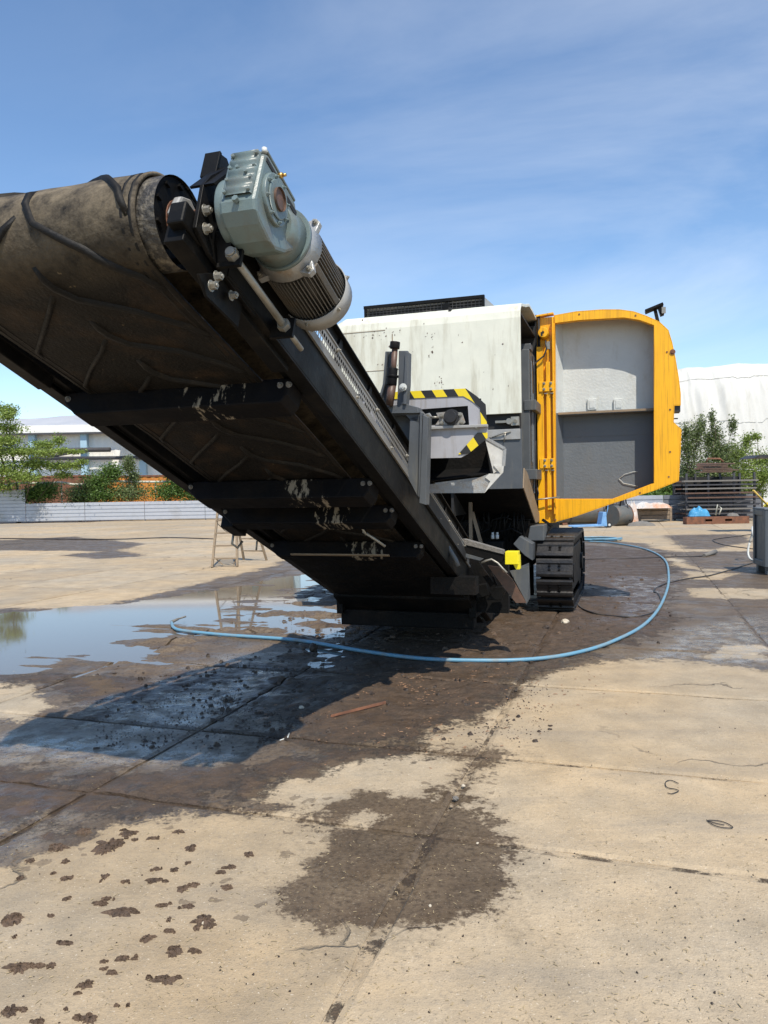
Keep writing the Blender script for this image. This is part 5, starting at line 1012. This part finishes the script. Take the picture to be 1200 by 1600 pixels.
fe = empty('corrugated_fence', (g0[0], g0[1], 0), 0, label='long low fence of pale grey ribbed sheets with a taller stretch at its left end', category='fence')
x = g0[0]; xt = at(42, 800, 48.6)[0]
xs_ = [x, xt] + [xt + 3.9 * k for k in range(1, 7)]
for a, b in zip(xs_[:-1], xs_[1:]):
    corr_panel(a, b - .03, fx(a), fx(b), 2.05 if b <= xt + .01 else 1.16, parent=fe, org=(g0[0], g0[1]))
    m = MB(); m.box(b - .05 - g0[0], b + .02 - g0[0], fx(b) + .04 - g0[1], fx(b) + .12 - g0[1], 0, 1.1); m.build('post', 'fenced', fe)
wf = empty('wire_fence', (g0[0], g0[1] + 1.6, 0), 0, label='row of thin pale posts with a sagging pale pipe on top, behind the low fence', category='fence')
def wfl(p): return (p[0] - g0[0], p[1] - g0[1] - 1.6, p[2])
for u in (-30, 28, 96, 166, 243, 312, 345):
    p = at(u, 753, 49.8); m = MB(); m.cyl(wfl((p[0], 49.8, 0)), wfl((p[0], 49.8, p[2])), .045, n=8); m.build('post', 'paleline', wf)
m = MB(); m.tube(catmull([wfl(at(u, v, 49.7)) for u, v in ((-30, 760), (10, 758), (28, 755), (60, 755), (96, 754), (115, 757), (140, 756), (166, 752), (205, 752.5), (243, 753), (280, 752), (312, 750), (345, 747))], 4), .075, 7); m.build('sagging_pipe', 'paleline', wf)
m = MB()
for zz in (.6, 1.3, 1.9):
    m.tube([wfl((at(-30, 753, 49.8)[0], 49.8, zz)), wfl((at(345, 753, 49.8)[0], 49.8, zz))], .012, 4)
m.build('fence_wires', 'pipe', wf, kind='stuff')
# ------------------------------------------------------------------ containers
def container(u0, u1, vt, Y, mt, label):
    a, b = at(u0, vt, Y), at(u1, vt, Y); h = (a[2] + b[2]) / 2; c = empty('shipping_container', (a[0], Y, 0), 0, label=label, category='container'); L_ = b[0] - a[0]
    n = int(L_ / .14); Pn = []
    for k in range(n + 1):
        x_ = L_ * k / n; d = (.0, .0, .035, .035)[k % 4]; Pn += [(x_, d, .1), (x_, d, h - .1)]
    m = MB(); m.add(Pn, [(2 * k, 2 * k + 2, 2 * k + 3, 2 * k + 1) for k in range(n)]); m.build('side_wall', mt, c)
    m = MB(); m.box(-.02, L_ + .02, -.03, .12, h - .12, h); m.box(-.02, L_ + .02, -.03, .12, 0, .14); m.box(-.03, .12, -.035, .12, .0, h); m.box(L_ - .12, L_ + .03, -.035, .12, 0, h); m.build('frame', 'rust', c)
    m = MB(); m.box(0, L_, .06, 2.4, .1, h - .02); m.build('box_body', mt, c)
container(150, 352, 742, 53.5, 'orange', 'orange shipping container with rusty edges behind the bushes')
container(-90, 145, 744, 54.5, 'rust', 'rust brown container behind the leafy tree at the left edge')
# ------------------------------------------------------------------ hangar at left
YB = 67.0
def bx(u, v=700, Y=YB): return at(u, v, Y)[0]
zE = at(100, 678, YB)[2]; X0, X1 = bx(-140), bx(460)
hb = empty('hangar', (X0, YB, 0), 0, label='long low white hangar with pale blue columns and grey roof behind the fence', category='building')
def Hb(m, name, mt, **k): return m.build(name, mt, hb, **k)
cols = [-140, -60, 52, 133, 224, 310, 395, 460]
for a, b in zip(cols[:-1], cols[1:]):
    xa, xb = bx(a) - X0, bx(b) - X0; n = int((xb - xa) / .16); Pn = []
    for k in range(n + 1): x_ = xa + (xb - xa) * k / n; d = (0, 0, .03, .03)[k % 4]; Pn += [(x_, d + .2, 0), (x_, d + .2, zE)]
    m = MB(); m.add(Pn, [(2 * k, 2 * k + 2, 2 * k + 3, 2 * k + 1) for k in range(n)]); Hb(m, 'wall_panel', 'bwhite')
for a in cols[1:]: x_ = bx(a) - X0; m = MB(); m.box(x_ - .28, x_ + .28, -.35, .18, 0, zE); Hb(m, 'column', 'bluecol')
zt = at(100, 665, YB)[2]
m = MB(); m.box(0, X1 - X0, -.6, -.5, zE, zt); Hb(m, 'fascia', 'bwhite')
m = MB(); m.box(0, X1 - X0, -.5, .2, zE + .1, zE + .15); m.box(0, X1 - X0, -.72, -.6, zE - .08, zE + .07); Hb(m, 'eaves', 'pipe')
zr = at(100, 657, YB)[2]; m = MB(); Pn = []
for k in range(25):
    x_ = (X1 - X0) * k / 24; bump_ = .25 * math.exp(-((x_ - (bx(78) - X0)) / 2.0) ** 2); Pn += [(x_, -.6, zt), (x_, 5, zr + .75 + bump_), (x_, 12, zr + .9)]
m.add(Pn, [f for k in range(24) for f in ((3 * k, 3 * k + 3, 3 * k + 4, 3 * k + 1), (3 * k + 1, 3 * k + 4, 3 * k + 5, 3 * k + 2))]); Hb(m, 'roof', 'roofg')
m = MB(); xa = bx(172, 690, 64) - X0; m.box(xa, X1 - X0, -4.2, -.6, zE - .1, zE + .04); Hb(m, 'canopy', 'bwhite')
m = MB(); m.tube([(bx(52) - X0, -.6, at(100, 716, YB)[2]), (X1 - X0, -.6, at(350, 716, YB)[2])], .16, 8); Hb(m, 'wall_pipe', 'pipe')
m = MB(); m.tube([(bx(-100) - X0, -.55, at(100, 703, YB)[2]), (bx(176) - X0, -.55, at(180, 703, YB)[2])], .20, 8); Hb(m, 'wall_pipe', 'pipe')
m = MB(); m.tube([(bx(80) - X0, -.6, at(100, 714, YB)[2]), (bx(132) - X0, -.6, at(130, 705, YB)[2])], .12, 8); Hb(m, 'wall_pipe', 'pipe')
for u in (): m = MB(); x_ = bx(u) - X0; m.box(x_ - .04, x_ + .04, -.1, .15, at(u, 703, YB)[2], zE); Hb(m, 'downpipe', 'pipe')
# ------------------------------------------------------------------ foliage
def foliage(name, clumps, size, mt, parent=None, droop=.2):
    V = []
    C = []; Nn = []
    for (c, r_, n) in clumps:
        d = RNG.normal(size=(n, 3)); d /= np.linalg.norm(d, axis=1)[:, None]; rad = RNG.random(n) ** .45
        C.append(np.array(c) + d * rad[:, None] * np.array(r_) * (1 + .33 * RNG.normal(size=(n, 1))))
    C = np.vstack(C); n = len(C); a = RNG.normal(size=(n, 3)); a[:, 2] = a[:, 2] * .5 - droop; a /= np.linalg.norm(a, axis=1)[:, None]; b = np.cross(a, RNG.normal(size=(n, 3))); b /= np.linalg.norm(b, axis=1)[:, None]
    s = size * RNG.uniform(.6, 1.3, (n, 1)); a = a * s; b = b * s * .48
    V = np.stack([C - a, C + b - a * .1, C + a, C - b - a * .1], 1).reshape(-1, 3); Fq = np.arange(4 * n).reshape(-1, 4)
    return npmesh(name, V, Fq, mt, parent, False)
def plant(name, label, cat, base, clumps_px, Y, n, size, mt, stems, group=None, jit=.8):
    e = empty(name, base, 0, label=label, category=cat)
    if group: e['group'] = group
    cl = []; bx_, by_ = base[0], base[1]
    for (u, v, ru, rv, w) in clumps_px:
        p = at(u, v, Y); yy = RNG.uniform(-jit, jit); cl.append(((p[0] - bx_, Y + yy - by_, p[2]), (ru / F * Y, ru / F * Y * .9, rv / F * Y), int(n * w)))
    foliage('crown', cl, size, mt, e)
    m = MB()
    for (u, v, rad) in stems:
        p = at(u, v, Y); q = Vector((p[0] - bx_, Y - by_ + RNG.uniform(-.3, .3), p[2])); mid = q * .5 + Vector((RNG.uniform(-.2, .2), 0, .1)); m.tube(catmull([(RNG.uniform(-.1, .1), 0, -.02), mid, q], 5), [rad * (1 - .75 * k / 10) for k in range(11)], 6)
    m.build('trunk', 'bark', e); return e
plant('leafy_tree', 'bright green loose tree hanging over the taller end of the low fence', 'tree', (at(30, 800, 49.6)[0], 49.6, 0),
      [(8, 640, 18, 8, 1), (22, 652, 12, 8, .7), (-20, 650, 30, 25, 2), (5, 668, 26, 10, 1.2), (-10, 700, 40, 25, 3), (20, 690, 22, 8, 1.2), (35, 706, 28, 8, 1.5), (60, 694, 20, 7, 1.0), (70, 708, 24, 7, 1), (88, 688, 10, 8, .5), (100, 705, 16, 5, .6), (118, 706, 14, 4, .5), (50, 725, 26, 10, 1.6), (85, 728, 22, 8, 1), (115, 728, 18, 7, .8), (132, 722, 9, 4, .3), (10, 735, 34, 14, 2.4), (45, 745, 26, 10, 1.5), (95, 742, 16, 6, .6), (0, 760, 30, 12, 1.2)],
      47.6, 1000, .075, 'leafb', [(-20, 650, .12), (5, 668, .08), (60, 700, .07), (115, 712, .05), (50, 735, .07), (10, 640, .07)])
shr = [('dense mid green round bush behind the low fence beside the taller sheets', [(62, 770, 24, 12, 2), (50, 776, 18, 10, 1), (75, 762, 15, 8, 1)], 'leafm'),
       ('olive bush in front of the rusty container, between two pale posts', [(125, 775, 18, 14, 1.5), (140, 765, 14, 12, 1)], 'leafd'),
       ('green bush with a tall rounded top beside the orange container', [(155, 755, 22, 20, 2), (175, 738, 14, 12, 1.2), (160, 775, 24, 10, 1.5)], 'leafm'),
       ('slim tall shoot rising from a low bush before the orange container', [(204, 728, 8, 14, .7), (206, 748, 9, 12, .7), (200, 770, 26, 14, 2)], 'leafd'),
       ('wide green bush reaching the conveyor, in front of the orange container', [(265, 768, 24, 14, 2), (290, 755, 24, 14, 1.8), (275, 742, 12, 7, .6), (310, 772, 24, 13, 1.8), (262, 733, 8, 5, .3)], 'leafm'),
       ('reddish olive bush half hidden under the conveyor beam', [(330, 775, 16, 12, 1.2), (345, 770, 14, 10, 1)], 'leafd')]
for l, c, mt in shr: plant('bush', l, 'bush', (at(c[0][0], 800, 49.4)[0], 49.4, 0), [(a_, b_, c_ * 1.25, d_ * 1.15, e_ * 1.25) for a_, b_, c_, d_, e_ in c], 49.4, 1500, .07, mt, [(q[0], q[1], .04) for q in c], 'bushes behind the low grey fence', .4)
rb = [('tall sparse silver green bush against the white tent, next to the orange door', [(1075, 700, 16, 28, 2), (1090, 680, 10, 20, 1), (1085, 740, 26, 26, 3), (1100, 665, 6, 16, .5), (1070, 675, 6, 12, .4)], 'leafd'),
      ('tallest bush before the white tent, its shoots thin against it', [(1118, 655, 4, 14, .4), (1122, 680, 9, 18, .9), (1125, 710, 22, 22, 2.6), (1115, 740, 28, 26, 3), (1143, 665, 6, 14, .4), (1112, 690, 7, 16, .6)], 'leafd'),
      ('broad bright green bush at the right edge before the white tent', [(1155, 712, 24, 18, 2.4), (1170, 690, 8, 12, .5), (1183, 682, 8, 6, .35), (1160, 740, 30, 22, 2.4), (1195, 720, 18, 14, 1.2), (1190, 745, 20, 16, 1.5)], 'leafb'),
      ('dark low bush filling the gap below the orange door corner', [(1040, 765, 30, 14, 2.4), (1010, 775, 24, 8, 1.5), (1075, 770, 24, 16, 2)], 'leafm')]
for l, c, mt in rb: plant('tall_bush', l, 'bush', (at(c[-1][0], 800, 41)[0], 41, 0), [(a_, b_, c_ * 1.3, d_ * 1.15, e_ * 1.3) for a_, b_, c_, d_, e_ in c] + [(c[0][0], 762, 26, 22, 2.4), (c[0][0] + 25, 768, 20, 18, 1.4)], 41, 1000, .062, mt, [(q[0], q[1], .035) for q in c], 'bushes in front of the white tent', .5)
# ------------------------------------------------------------------ white tent hall at right
YT = 60; tops = [(900, 575), (980, 574), (1058, 571), (1072, 571), (1090, 567), (1120, 567), (1150, 564), (1172, 560), (1200, 561), (1240, 560), (1300, 557), (1400, 555)]
tx = [at(u, v, YT)[0] for u, v in tops]; tz = [at(u, v, YT)[2] for u, v in tops]
nX, nZ = 260, 46; xx = np.linspace(tx[0], tx[-1], nX); zt_ = np.interp(xx, tx, tz); V = []
for k in range(nZ + 14):
    f = min(1, k / nZ)
    if k <= nZ: z = zt_ * math.sin(f * math.pi / 2) ** .85 if f < 1 else zt_; y = YT + (1 - math.cos(f * math.pi / 2)) * 2.2
    else: z = zt_ + (k - nZ) * .02; y = YT + 2.2 + (k - nZ) * 1.6
    wr = (fbm(xx * .55 + z * .06, z * .05 + 3, 12, 5) - .5) * 1.1 + (fbm(xx * 1.6 - z * .12, z * .10, 15, 3) - .5) * .35
    V.append(np.stack([xx, y + wr * (1 - .7 * max(0, (k - nZ) / 14)), z * np.ones(nX)], 1))
V = np.vstack(V); id_ = np.arange(len(V)).reshape(-1, nX); Fq = np.stack([id_[:-1, :-1], id_[:-1, 1:], id_[1:, 1:], id_[1:, :-1]], -1).reshape(-1, 4)
te = empty('tent_hall', (0, 0, 0), 0, label='huge white tarpaulin tent hall with creased walls behind the bushes at right', category='tent'); npmesh('tent_skin', V, Fq, 'tarp', te, True)
for va, vb in ((593, 583), (662, 656)):
    pa, pb_ = at(1000, va + 2, YT), at(1300, vb - 5, YT); kk = [id_[np.argmin(np.abs(V[id_[:, c], 2] - (pa[2] + (pb_[2] - pa[2]) * (xx[c] - pa[0]) / (pb_[0] - pa[0])))), c] for c in range(0, nX, 3)]
    m = MB(); m.tube([tuple(V[i] + np.array([0, -.05, 0])) for i in kk], .018, 5); m.build('seam', 'tarp', te)
# ------------------------------------------------------------------ right background clutter
def base_pt(u, v): p = gnd(u, v); return p
q0, q1 = gnd(890, 815), gnd(1190, 812); fr_ = empty('corrugated_fence', (q0[0], q0[1], 0), 0, label='low ribbed metal fence behind the crates and scrap at right', category='fence')
n = 6
for k in range(n):
    a = q0 + (q1 - q0) * k / n; b = q0 + (q1 - q0) * (k + .985) / n; corr_panel(a[0], b[0], a[1], b[1], 1.12, mt='fence' if k < 3 else 'fenced', parent=fr_, org=(q0[0], q0[1]))  # darker sheets from the middle on carry painted shade
def thing_at(name, u, v, label, cat, rz=0): p = gnd(u, v); return empty(name, (p[0], p[1], 0), rz, label=label, category=cat), p[1] / F
# profile rack
e, s = thing_at('profile_rack', 1127, 814, 'dark rack stacked with long steel bars in front of the bushes', 'rack'); sp = s
for x_ in (-54, -20, 20, 52):
    for yy in (0, 1.4): m = MB(); m.box(x_ * s - .04, x_ * s + .04, yy - .04, yy + .04, 0, 2.15); m.build('upright', 'pipe', e)
for k, v in enumerate((808, 802, 795, 789, 783, 777, 770, 763, 757, 751)):
    z = (814 - v) * s
    for yy in (-.1, .35, .8, 1.3): m = MB(); x0_, x1_ = (-56 + random.uniform(-6, 4)) * s, (55 + random.uniform(-4, 5)) * s; m.box(x0_, x1_, yy - .04, yy + .03, z - .035, z + .02 + .02 * random.random()); m.build('steel_bar', random.choice(['greystone', 'brownrust', 'pipe', 'pipe']), e)
m = MB(); m.box(-56 * s, 54 * s, 1.45, 1.5, .1, 2.0); m.build('back_sheet', 'dark', e)
e, s = thing_at('rusty_plates', 1122, 814, 'heap of rusty plates lying on top of the bar rack', 'scrap')
for k in range(6): m = MB(); w = random.uniform(18, 34) * s; ox = random.uniform(-6, 6) * s; m.prism([(ox - w, -.2 + .15 * k, 2.17 + .075 * k), (ox + w, -.1 + .12 * k, 2.17 + .075 * k), (ox + w * .9, .6 + .1 * k, 2.2 + .075 * k), (ox - w * .8, .6, 2.2 + .075 * k)], (0, 0, .05)); m.build('plate', 'brownrust', e)
m = MB(); m.tube([(-.5, 0, 2.62), (-.45, 0, 2.8), (.1, 0, 2.78), (.3, .1, 2.65)], .04, 6); m.build('scrap_pipe', 'rust', e)
# rusty beam with square holes
e, s = thing_at('box_beam', 1122, 818.5, 'rusty box beam with square slots lying on the ground under a blue tarp', 'beam'); L2, hB = 49 * s, 11 * s
m = MB(); holes = [[(x0_ * s, 0, 4.2 * s), (x1_ * s, 0, 4.2 * s), (x1_ * s, 0, 7.6 * s), (x0_ * s, 0, 7.6 * s)] for x0_, x1_ in ((-20, -9), (11, 22))]
m.prism([(-L2, 0, 0), (L2, 0, 0), (L2, 0, hB), (-L2, 0, hB)], (0, .02, 0), holes); m.build('front_plate', 'rust', e); m = MB(); m.box(-L2, L2, .02, .4, hB - .02, hB); m.box(-L2, L2, .38, .4, 0, hB - .02); m.box(-L2, L2, .02, .38, 0, .02); m.box(-L2, -L2 + .02, .02, .38, .02, hB - .02); m.build('box_wall', 'rust', e)
def heap(name, u, v, w, h, d, mt, label, cat, z0=0, seed=1):
    p = gnd(u, v); s = p[1] / F; nx_, ny_ = 26, 14; V = []
    for j in range(ny_):
        for i in range(nx_):
            a, b = i / (nx_ - 1) * 2 - 1, j / (ny_ - 1) * 2 - 1; r2 = max(0, 1 - (abs(a) ** 2.2 + abs(b) ** 2.2)); f = float(fbm(np.array([a * 2.6 + seed * 7]), np.array([b * 2.2]), seed, 4)[0])
            V.append((a * w * s / 2, b * d / 2, h * s * r2 ** .5 * (.45 + 1.0 * f)))
    id2 = np.arange(nx_ * ny_).reshape(ny_, nx_); Fq = np.stack([id2[:-1, :-1], id2[:-1, 1:], id2[1:, 1:], id2[1:, :-1]], -1).reshape(-1, 4)
    o = npmesh(name, V, Fq, mt, None, False, label=label, category=cat); o.location = (p[0], p[1] + d / 2, z0); return o
heap('blue_tarpaulin', 1096, 818, 33, 13, .5, 'bluetarp', 'crumpled bright blue tarpaulin lying on the rusty box beam', 'tarpaulin', 11 * sp * .97, 3)
heap('scrap_sack', 1148, 818, 18, 5, .35, 'greystone', 'small flat grey sack on the right half of the rusty box beam', 'sack', 11 * sp * .97, 5)
m = MB(); p = gnd(1125, 816); m.tube([(p[0] - .1, p[1] + .2, .3), (p[0], p[1] + .2, .75), (p[0] + .15, p[1] + .2, .6), (p[0] + .05, p[1] + .2, .32)], .035, 6); m.build('bent_pipe', 'paleline', None, label='bent pale pipe end sticking up behind the rusty box beam', category='pipe')
# crate
e, s = thing_at('wooden_crate', 1024, 815, 'weathered plank crate standing before the low ribbed fence', 'crate'); w, h = 26 * s, 23 * s
for k in range(3): m = MB(); m.box(-w, w, 0, .03, .10 + k * h * .31, .10 + k * h * .31 + h * .27); m.build('plank', 'crate', e); m = MB(); m.box(-w, w, .97, 1.0, .10 + k * h * .31, .10 + k * h * .31 + h * .27); m.build('plank', 'crate', e)
for x_ in (-w, w - .1, ): m = MB(); m.box(x_, x_ + .1, -.02, .0, .0, h); m.build('corner_post', 'crate', e); m = MB(); m.box(x_, x_ + .03, .03, .97, .1, h); m.build('end_board', 'crate', e)
m = MB(); m.box(-w, w, .03, .97, h * .85, h * .87); m.build('crate_filling', 'dark', e)
heap('crumpled_sheet', 1022, 816, 62, 10, .8, 'orangerag', 'crumpled white and orange plastic sheet thrown over the crate', 'sheet', 23 * s * .93, 7)
heap('rag_pile', 988, 819, 26, 34, .7, 'orangerag', 'dirty white and orange sheet hanging down left of the crate', 'sheet', 0, 9)
heap('scrap_pile', 1005, 822, 44, 7, .5, 'greystone', 'low pile of grey stones and scrap in front of the crate', 'scrap', 0, 11)
# tank and drum
p = gnd(925, 820); m = MB(); m.cyl((p[0] - 1.4, p[1] + .5, .52), (p[0] + 1.0, p[1] + .5, .52), .48, n=28); tk = m.build('steel_tank', 'tank', None, label='grey steel tank lying on its side behind the blue pallet truck', category='tank', bevel=.02)
for q in (-.9, .5): m = MB(); m.cyl((p[0] + q, p[1] + .5, .52), (p[0] + q + .06, p[1] + .5, .52), .495, n=28); m.build('tank_band', 'pipe', tk)
m = MB(); m.box(p[0] - 1.2, p[0] - 1.0, p[1] + .2, p[1] + .8, 0, .1); m.box(p[0] + .7, p[0] + .9, p[1] + .2, p[1] + .8, 0, .1); m.build('tank_foot', 'rust', tk)
p = gnd(975, 822); dr = empty('oil_drum', (p[0], p[1], 0), R(8), label='dark round drum lying with its rusty end towards the crate', category='drum')
m = MB(); m.cyl((-.35, .3, .42), (.35, .5, .42), .42, n=28); m.build('drum_body', 'tank', dr, bevel=.01)
m = MB(); m.cyl((.345, .5, .42), (.39, .51, .42), .43, n=28); m.build('drum_rim', 'rust', dr)
m = MB(); m.tube([(-.05, .25, .8), (-.05, .1, 1.15), (.12, .1, 1.2), (.2, .2, .9)], .035, 6); m.tube([(.25, .2, .9), (.33, .15, .5), (.3, .1, .2)], .03, 6); m.build('hose_stub', 'cable', dr)
heap('motor_scrap', 966, 820, 30, 36, .6, 'cable', 'dark machine part lying on top of the round drum', 'machine part', .45, 13)
# pallet truck
p = gnd(950, 824.5); s = p[1] / F; pt_ = empty('pallet_truck', (p[0], p[1], 0), R(4), label='light blue hand pallet truck parked in front of the grey tank', category='pallet truck')
for yy in (0, .38): m = MB(); m.prism([(-1.45, yy, .07), (-1.38, yy, .04), (-.25, yy, .06), (-.25, yy, .13), (-1.40, yy, .11)], (0, .16, 0)); m.build('fork', 'jack', pt_, bevel=.01)
m = MB(); m.prism([(-.28, .02, .05), (-.02, .02, .05), (-.06, .02, .62), (-.18, .02, .62)], (0, .5, 0)); m.build('head', 'jack', pt_, bevel=.02)
for yy in (.05, .35): m = MB(); m.cyl((.08, yy, .11), (.08, yy + .12, .11), .11, n=20); w_ = m.build('wheel', 'cable', pt_); m = MB(); m.cyl((.08, yy - .004, .11), (.08, yy + .124, .11), .05, n=14); m.build('rim', 'lwhite', w_)
for x_ in (-1.25,): m = MB(); m.cyl((x_, .02, .045), (x_, .14, .045), .045, n=12); m.cyl((x_, .40, .045), (x_, .52, .045), .045, n=12); m.build('roller', 'cable', pt_)
m = MB(); m.tube([(-.02, .27, .3), (.10, .27, .75), (.12, .27, .95)], .02, 6); m.tube([(.12, .18, .92), (.14, .14, 1.03), (.15, .27, 1.1), (.14, .40, 1.03), (.12, .36, .92)], .016, 6); m.build('handle', 'jack', pt_)
m = MB(); m.cyl((-.05, .27, .4), (.02, .27, .72), .05, n=12); m.build('pump', 'cable', pt_)
# shelter post and roof at the right edge
p = at(1216, 760, 24.5); sh = empty('shelter', (p[0], 24.5, 0), 0, label='dark shelter with thin flat roof cut off by the right edge', category='shelter'); zt2 = at(1195, 716, 24.5)[2]
for x_, y_ in ((0, 0), (3.2, 0)): m = MB(); m.box(x_ - .09, x_ + .09, y_ - .09, y_ + .09, 0, zt2); m.build('post', 'rust', sh)
m = MB(); m.prism([(-.95, -.3, zt2), (3.6, -.3, zt2 + .05), (3.6, -.3, zt2 + .15), (-.75, -.3, zt2 + .10)], (0, 1.0, 0)); m.build('roof', 'cable', sh)
m = MB(); m.box(.3, 3.0, .6, .65, .0, zt2 - .2); m.build('back_wall', 'pipe', sh)
# plastic bin
p = gnd(1197, 899); bn = empty('plastic_bin', (p[0], p[1], 0), R(-12), label='slate grey plastic pallet bin at the right edge of the photo', category='bin')
hB = at(1191, 797, p[1])[2]; wB, dB = 1.2, .72; zb_ = .14
m = MB(); m.box(0, wB, 0, .05, zb_, hB); m.box(0, wB, dB - .05, dB, zb_, hB); m.box(0, .05, .05, dB - .05, zb_, hB); m.box(wB - .05, wB, .05, dB - .05, zb_, hB); m.box(.05, wB - .05, .05, dB - .05, zb_, zb_ + .05); m.build('bin_body', 'bin', bn, bevel=.015)
m = MB()
m.box(-.025, .10, -.03, -.0, zb_, hB); m.box(wB - .10, wB + .025, -.03, 0, zb_, hB); m.box(.10, wB - .10, -.03, 0, hB - .12, hB); m.box(.10, wB - .10, -.03, 0, zb_, zb_ + .12); m.build('front_frame', 'bin', bn, bevel=.01)
m = MB(); m.box(-.03, 0, -.03, .10, zb_, hB); m.box(-.03, 0, dB - .10, dB, zb_, hB); m.box(-.03, 0, .10, dB - .10, hB - .10, hB); m.box(-.03, 0, .10, dB - .10, zb_, zb_ + .1); m.build('side_frame', 'bin', bn, bevel=.01)
m = MB(); m.box(-.035, wB + .03, -.04, .05, hB, hB + .03); m.box(-.035, .05, .05, dB, hB, hB + .03); m.box(.05, wB, dB - .05, dB + .02, hB, hB + .03); m.box(wB - .05, wB + .03, .05, dB - .05, hB, hB + .03); m.build('rim', 'lgrey', bn, bevel=.008)
for x_ in (.02, .5, 1.02):
    for y_ in (.02, .56): m = MB(); m.box(x_, x_ + .16, y_, y_ + .14, 0, zb_); m.build('foot', 'bin', bn, bevel=.01)
m = MB(); hc = gnd(1180, 879); 
pts = [(hc[0] + .10 + .05 * math.sin(a * 2) + .06 * math.cos(a), hc[1] + .30 + math.cos(a) * .26, .36 + math.sin(a) * .34) for a in np.linspace(0, 2 * math.pi, 40)]; m.tube(pts, .022, 8); m.build('hose_ring', 'lwhite', None, label='pale hose ring leaning against the left side of the plastic bin', category='hose')
a, b = at(1177, 766, 13.9), at(1203, 792, 14.1); m = MB(); m.cyl(a, (b[0] + .05, b[1], b[2] - .07), .018, n=10); po = m.build('tool_pole', 'pole', None, label='thin pale wooden pole with yellow end leaning out of the plastic bin', category='pole')
m = MB(); m.cyl((b[0] - .08, b[1], b[2] + .05), (b[0] + .1, b[1], b[2] - .1), .05, .06, n=12); m.build('yellow_socket', 'brightyellow', po)


# ------------------------------------------------------------------ pieces that are apart become parts of their own
def split_parts():
    SKIP = {'crown', 'perforated_guard', 'belt', 'tent_skin', 'joint_filling', 'concrete_slab', 'track_chain', 'cooling_fin'}
    for o in [o for o in COL.objects if o.type == 'MESH' and o.parent and o.get('kind') != 'stuff']:
        if o.name.split('.')[0] in SKIP or len(o.data.vertices) > 4000 or o.data.users > 1: continue
        me = o.data; n = len(me.vertices); par = list(range(n))
        def find(a):
            while par[a] != a: par[a] = par[par[a]]; a = par[a]
            return a
        polys = [tuple(p.vertices) for p in me.polygons]
        for p in polys:
            r0 = find(p[0])
            for q in p[1:]: par[find(q)] = r0
        co = np.array([v.co[:] for v in me.vertices]); lab = np.array([find(i) for i in range(n)]); ids = list(dict.fromkeys(lab.tolist()))
        if len(ids) < 2: continue
        bb = [(co[lab == k].min(0) - .004, co[lab == k].max(0) + .004) for k in ids]; g = list(range(len(ids)))
        def gf(a):
            while g[a] != a: a = g[a]
            return a
        for i in range(len(ids)):
            for j in range(i):
                if np.all(bb[i][0] <= bb[j][1]) and np.all(bb[j][0] <= bb[i][1]): g[gf(i)] = gf(j)
        groups = {}
        for i, k in enumerate(ids): groups.setdefault(gf(i), set()).add(k)
        if len(groups) < 2: continue
        sm = [p.use_smooth for p in me.polygons]; kids = list(o.children); first = True; new = []
        for gs in groups.values():
            fi = [i for i, p in enumerate(polys) if lab[p[0]] in gs]; vs = sorted({v for i in fi for v in polys[i]}); mp = {v: i for i, v in enumerate(vs)}
            m2 = bpy.data.meshes.new(me.name); m2.from_pydata([tuple(co[v]) for v in vs], [], [tuple(mp[v] for v in polys[i]) for i in fi]); m2.polygons.foreach_set('use_smooth', [sm[i] for i in fi]); m2.materials.append(me.materials[0])
            new.append(m2)
        for m2 in new[1:]: c = o.copy(); COL.objects.link(c); c.data = m2; c.parent = o.parent
        o.data = new[0]
split_parts()
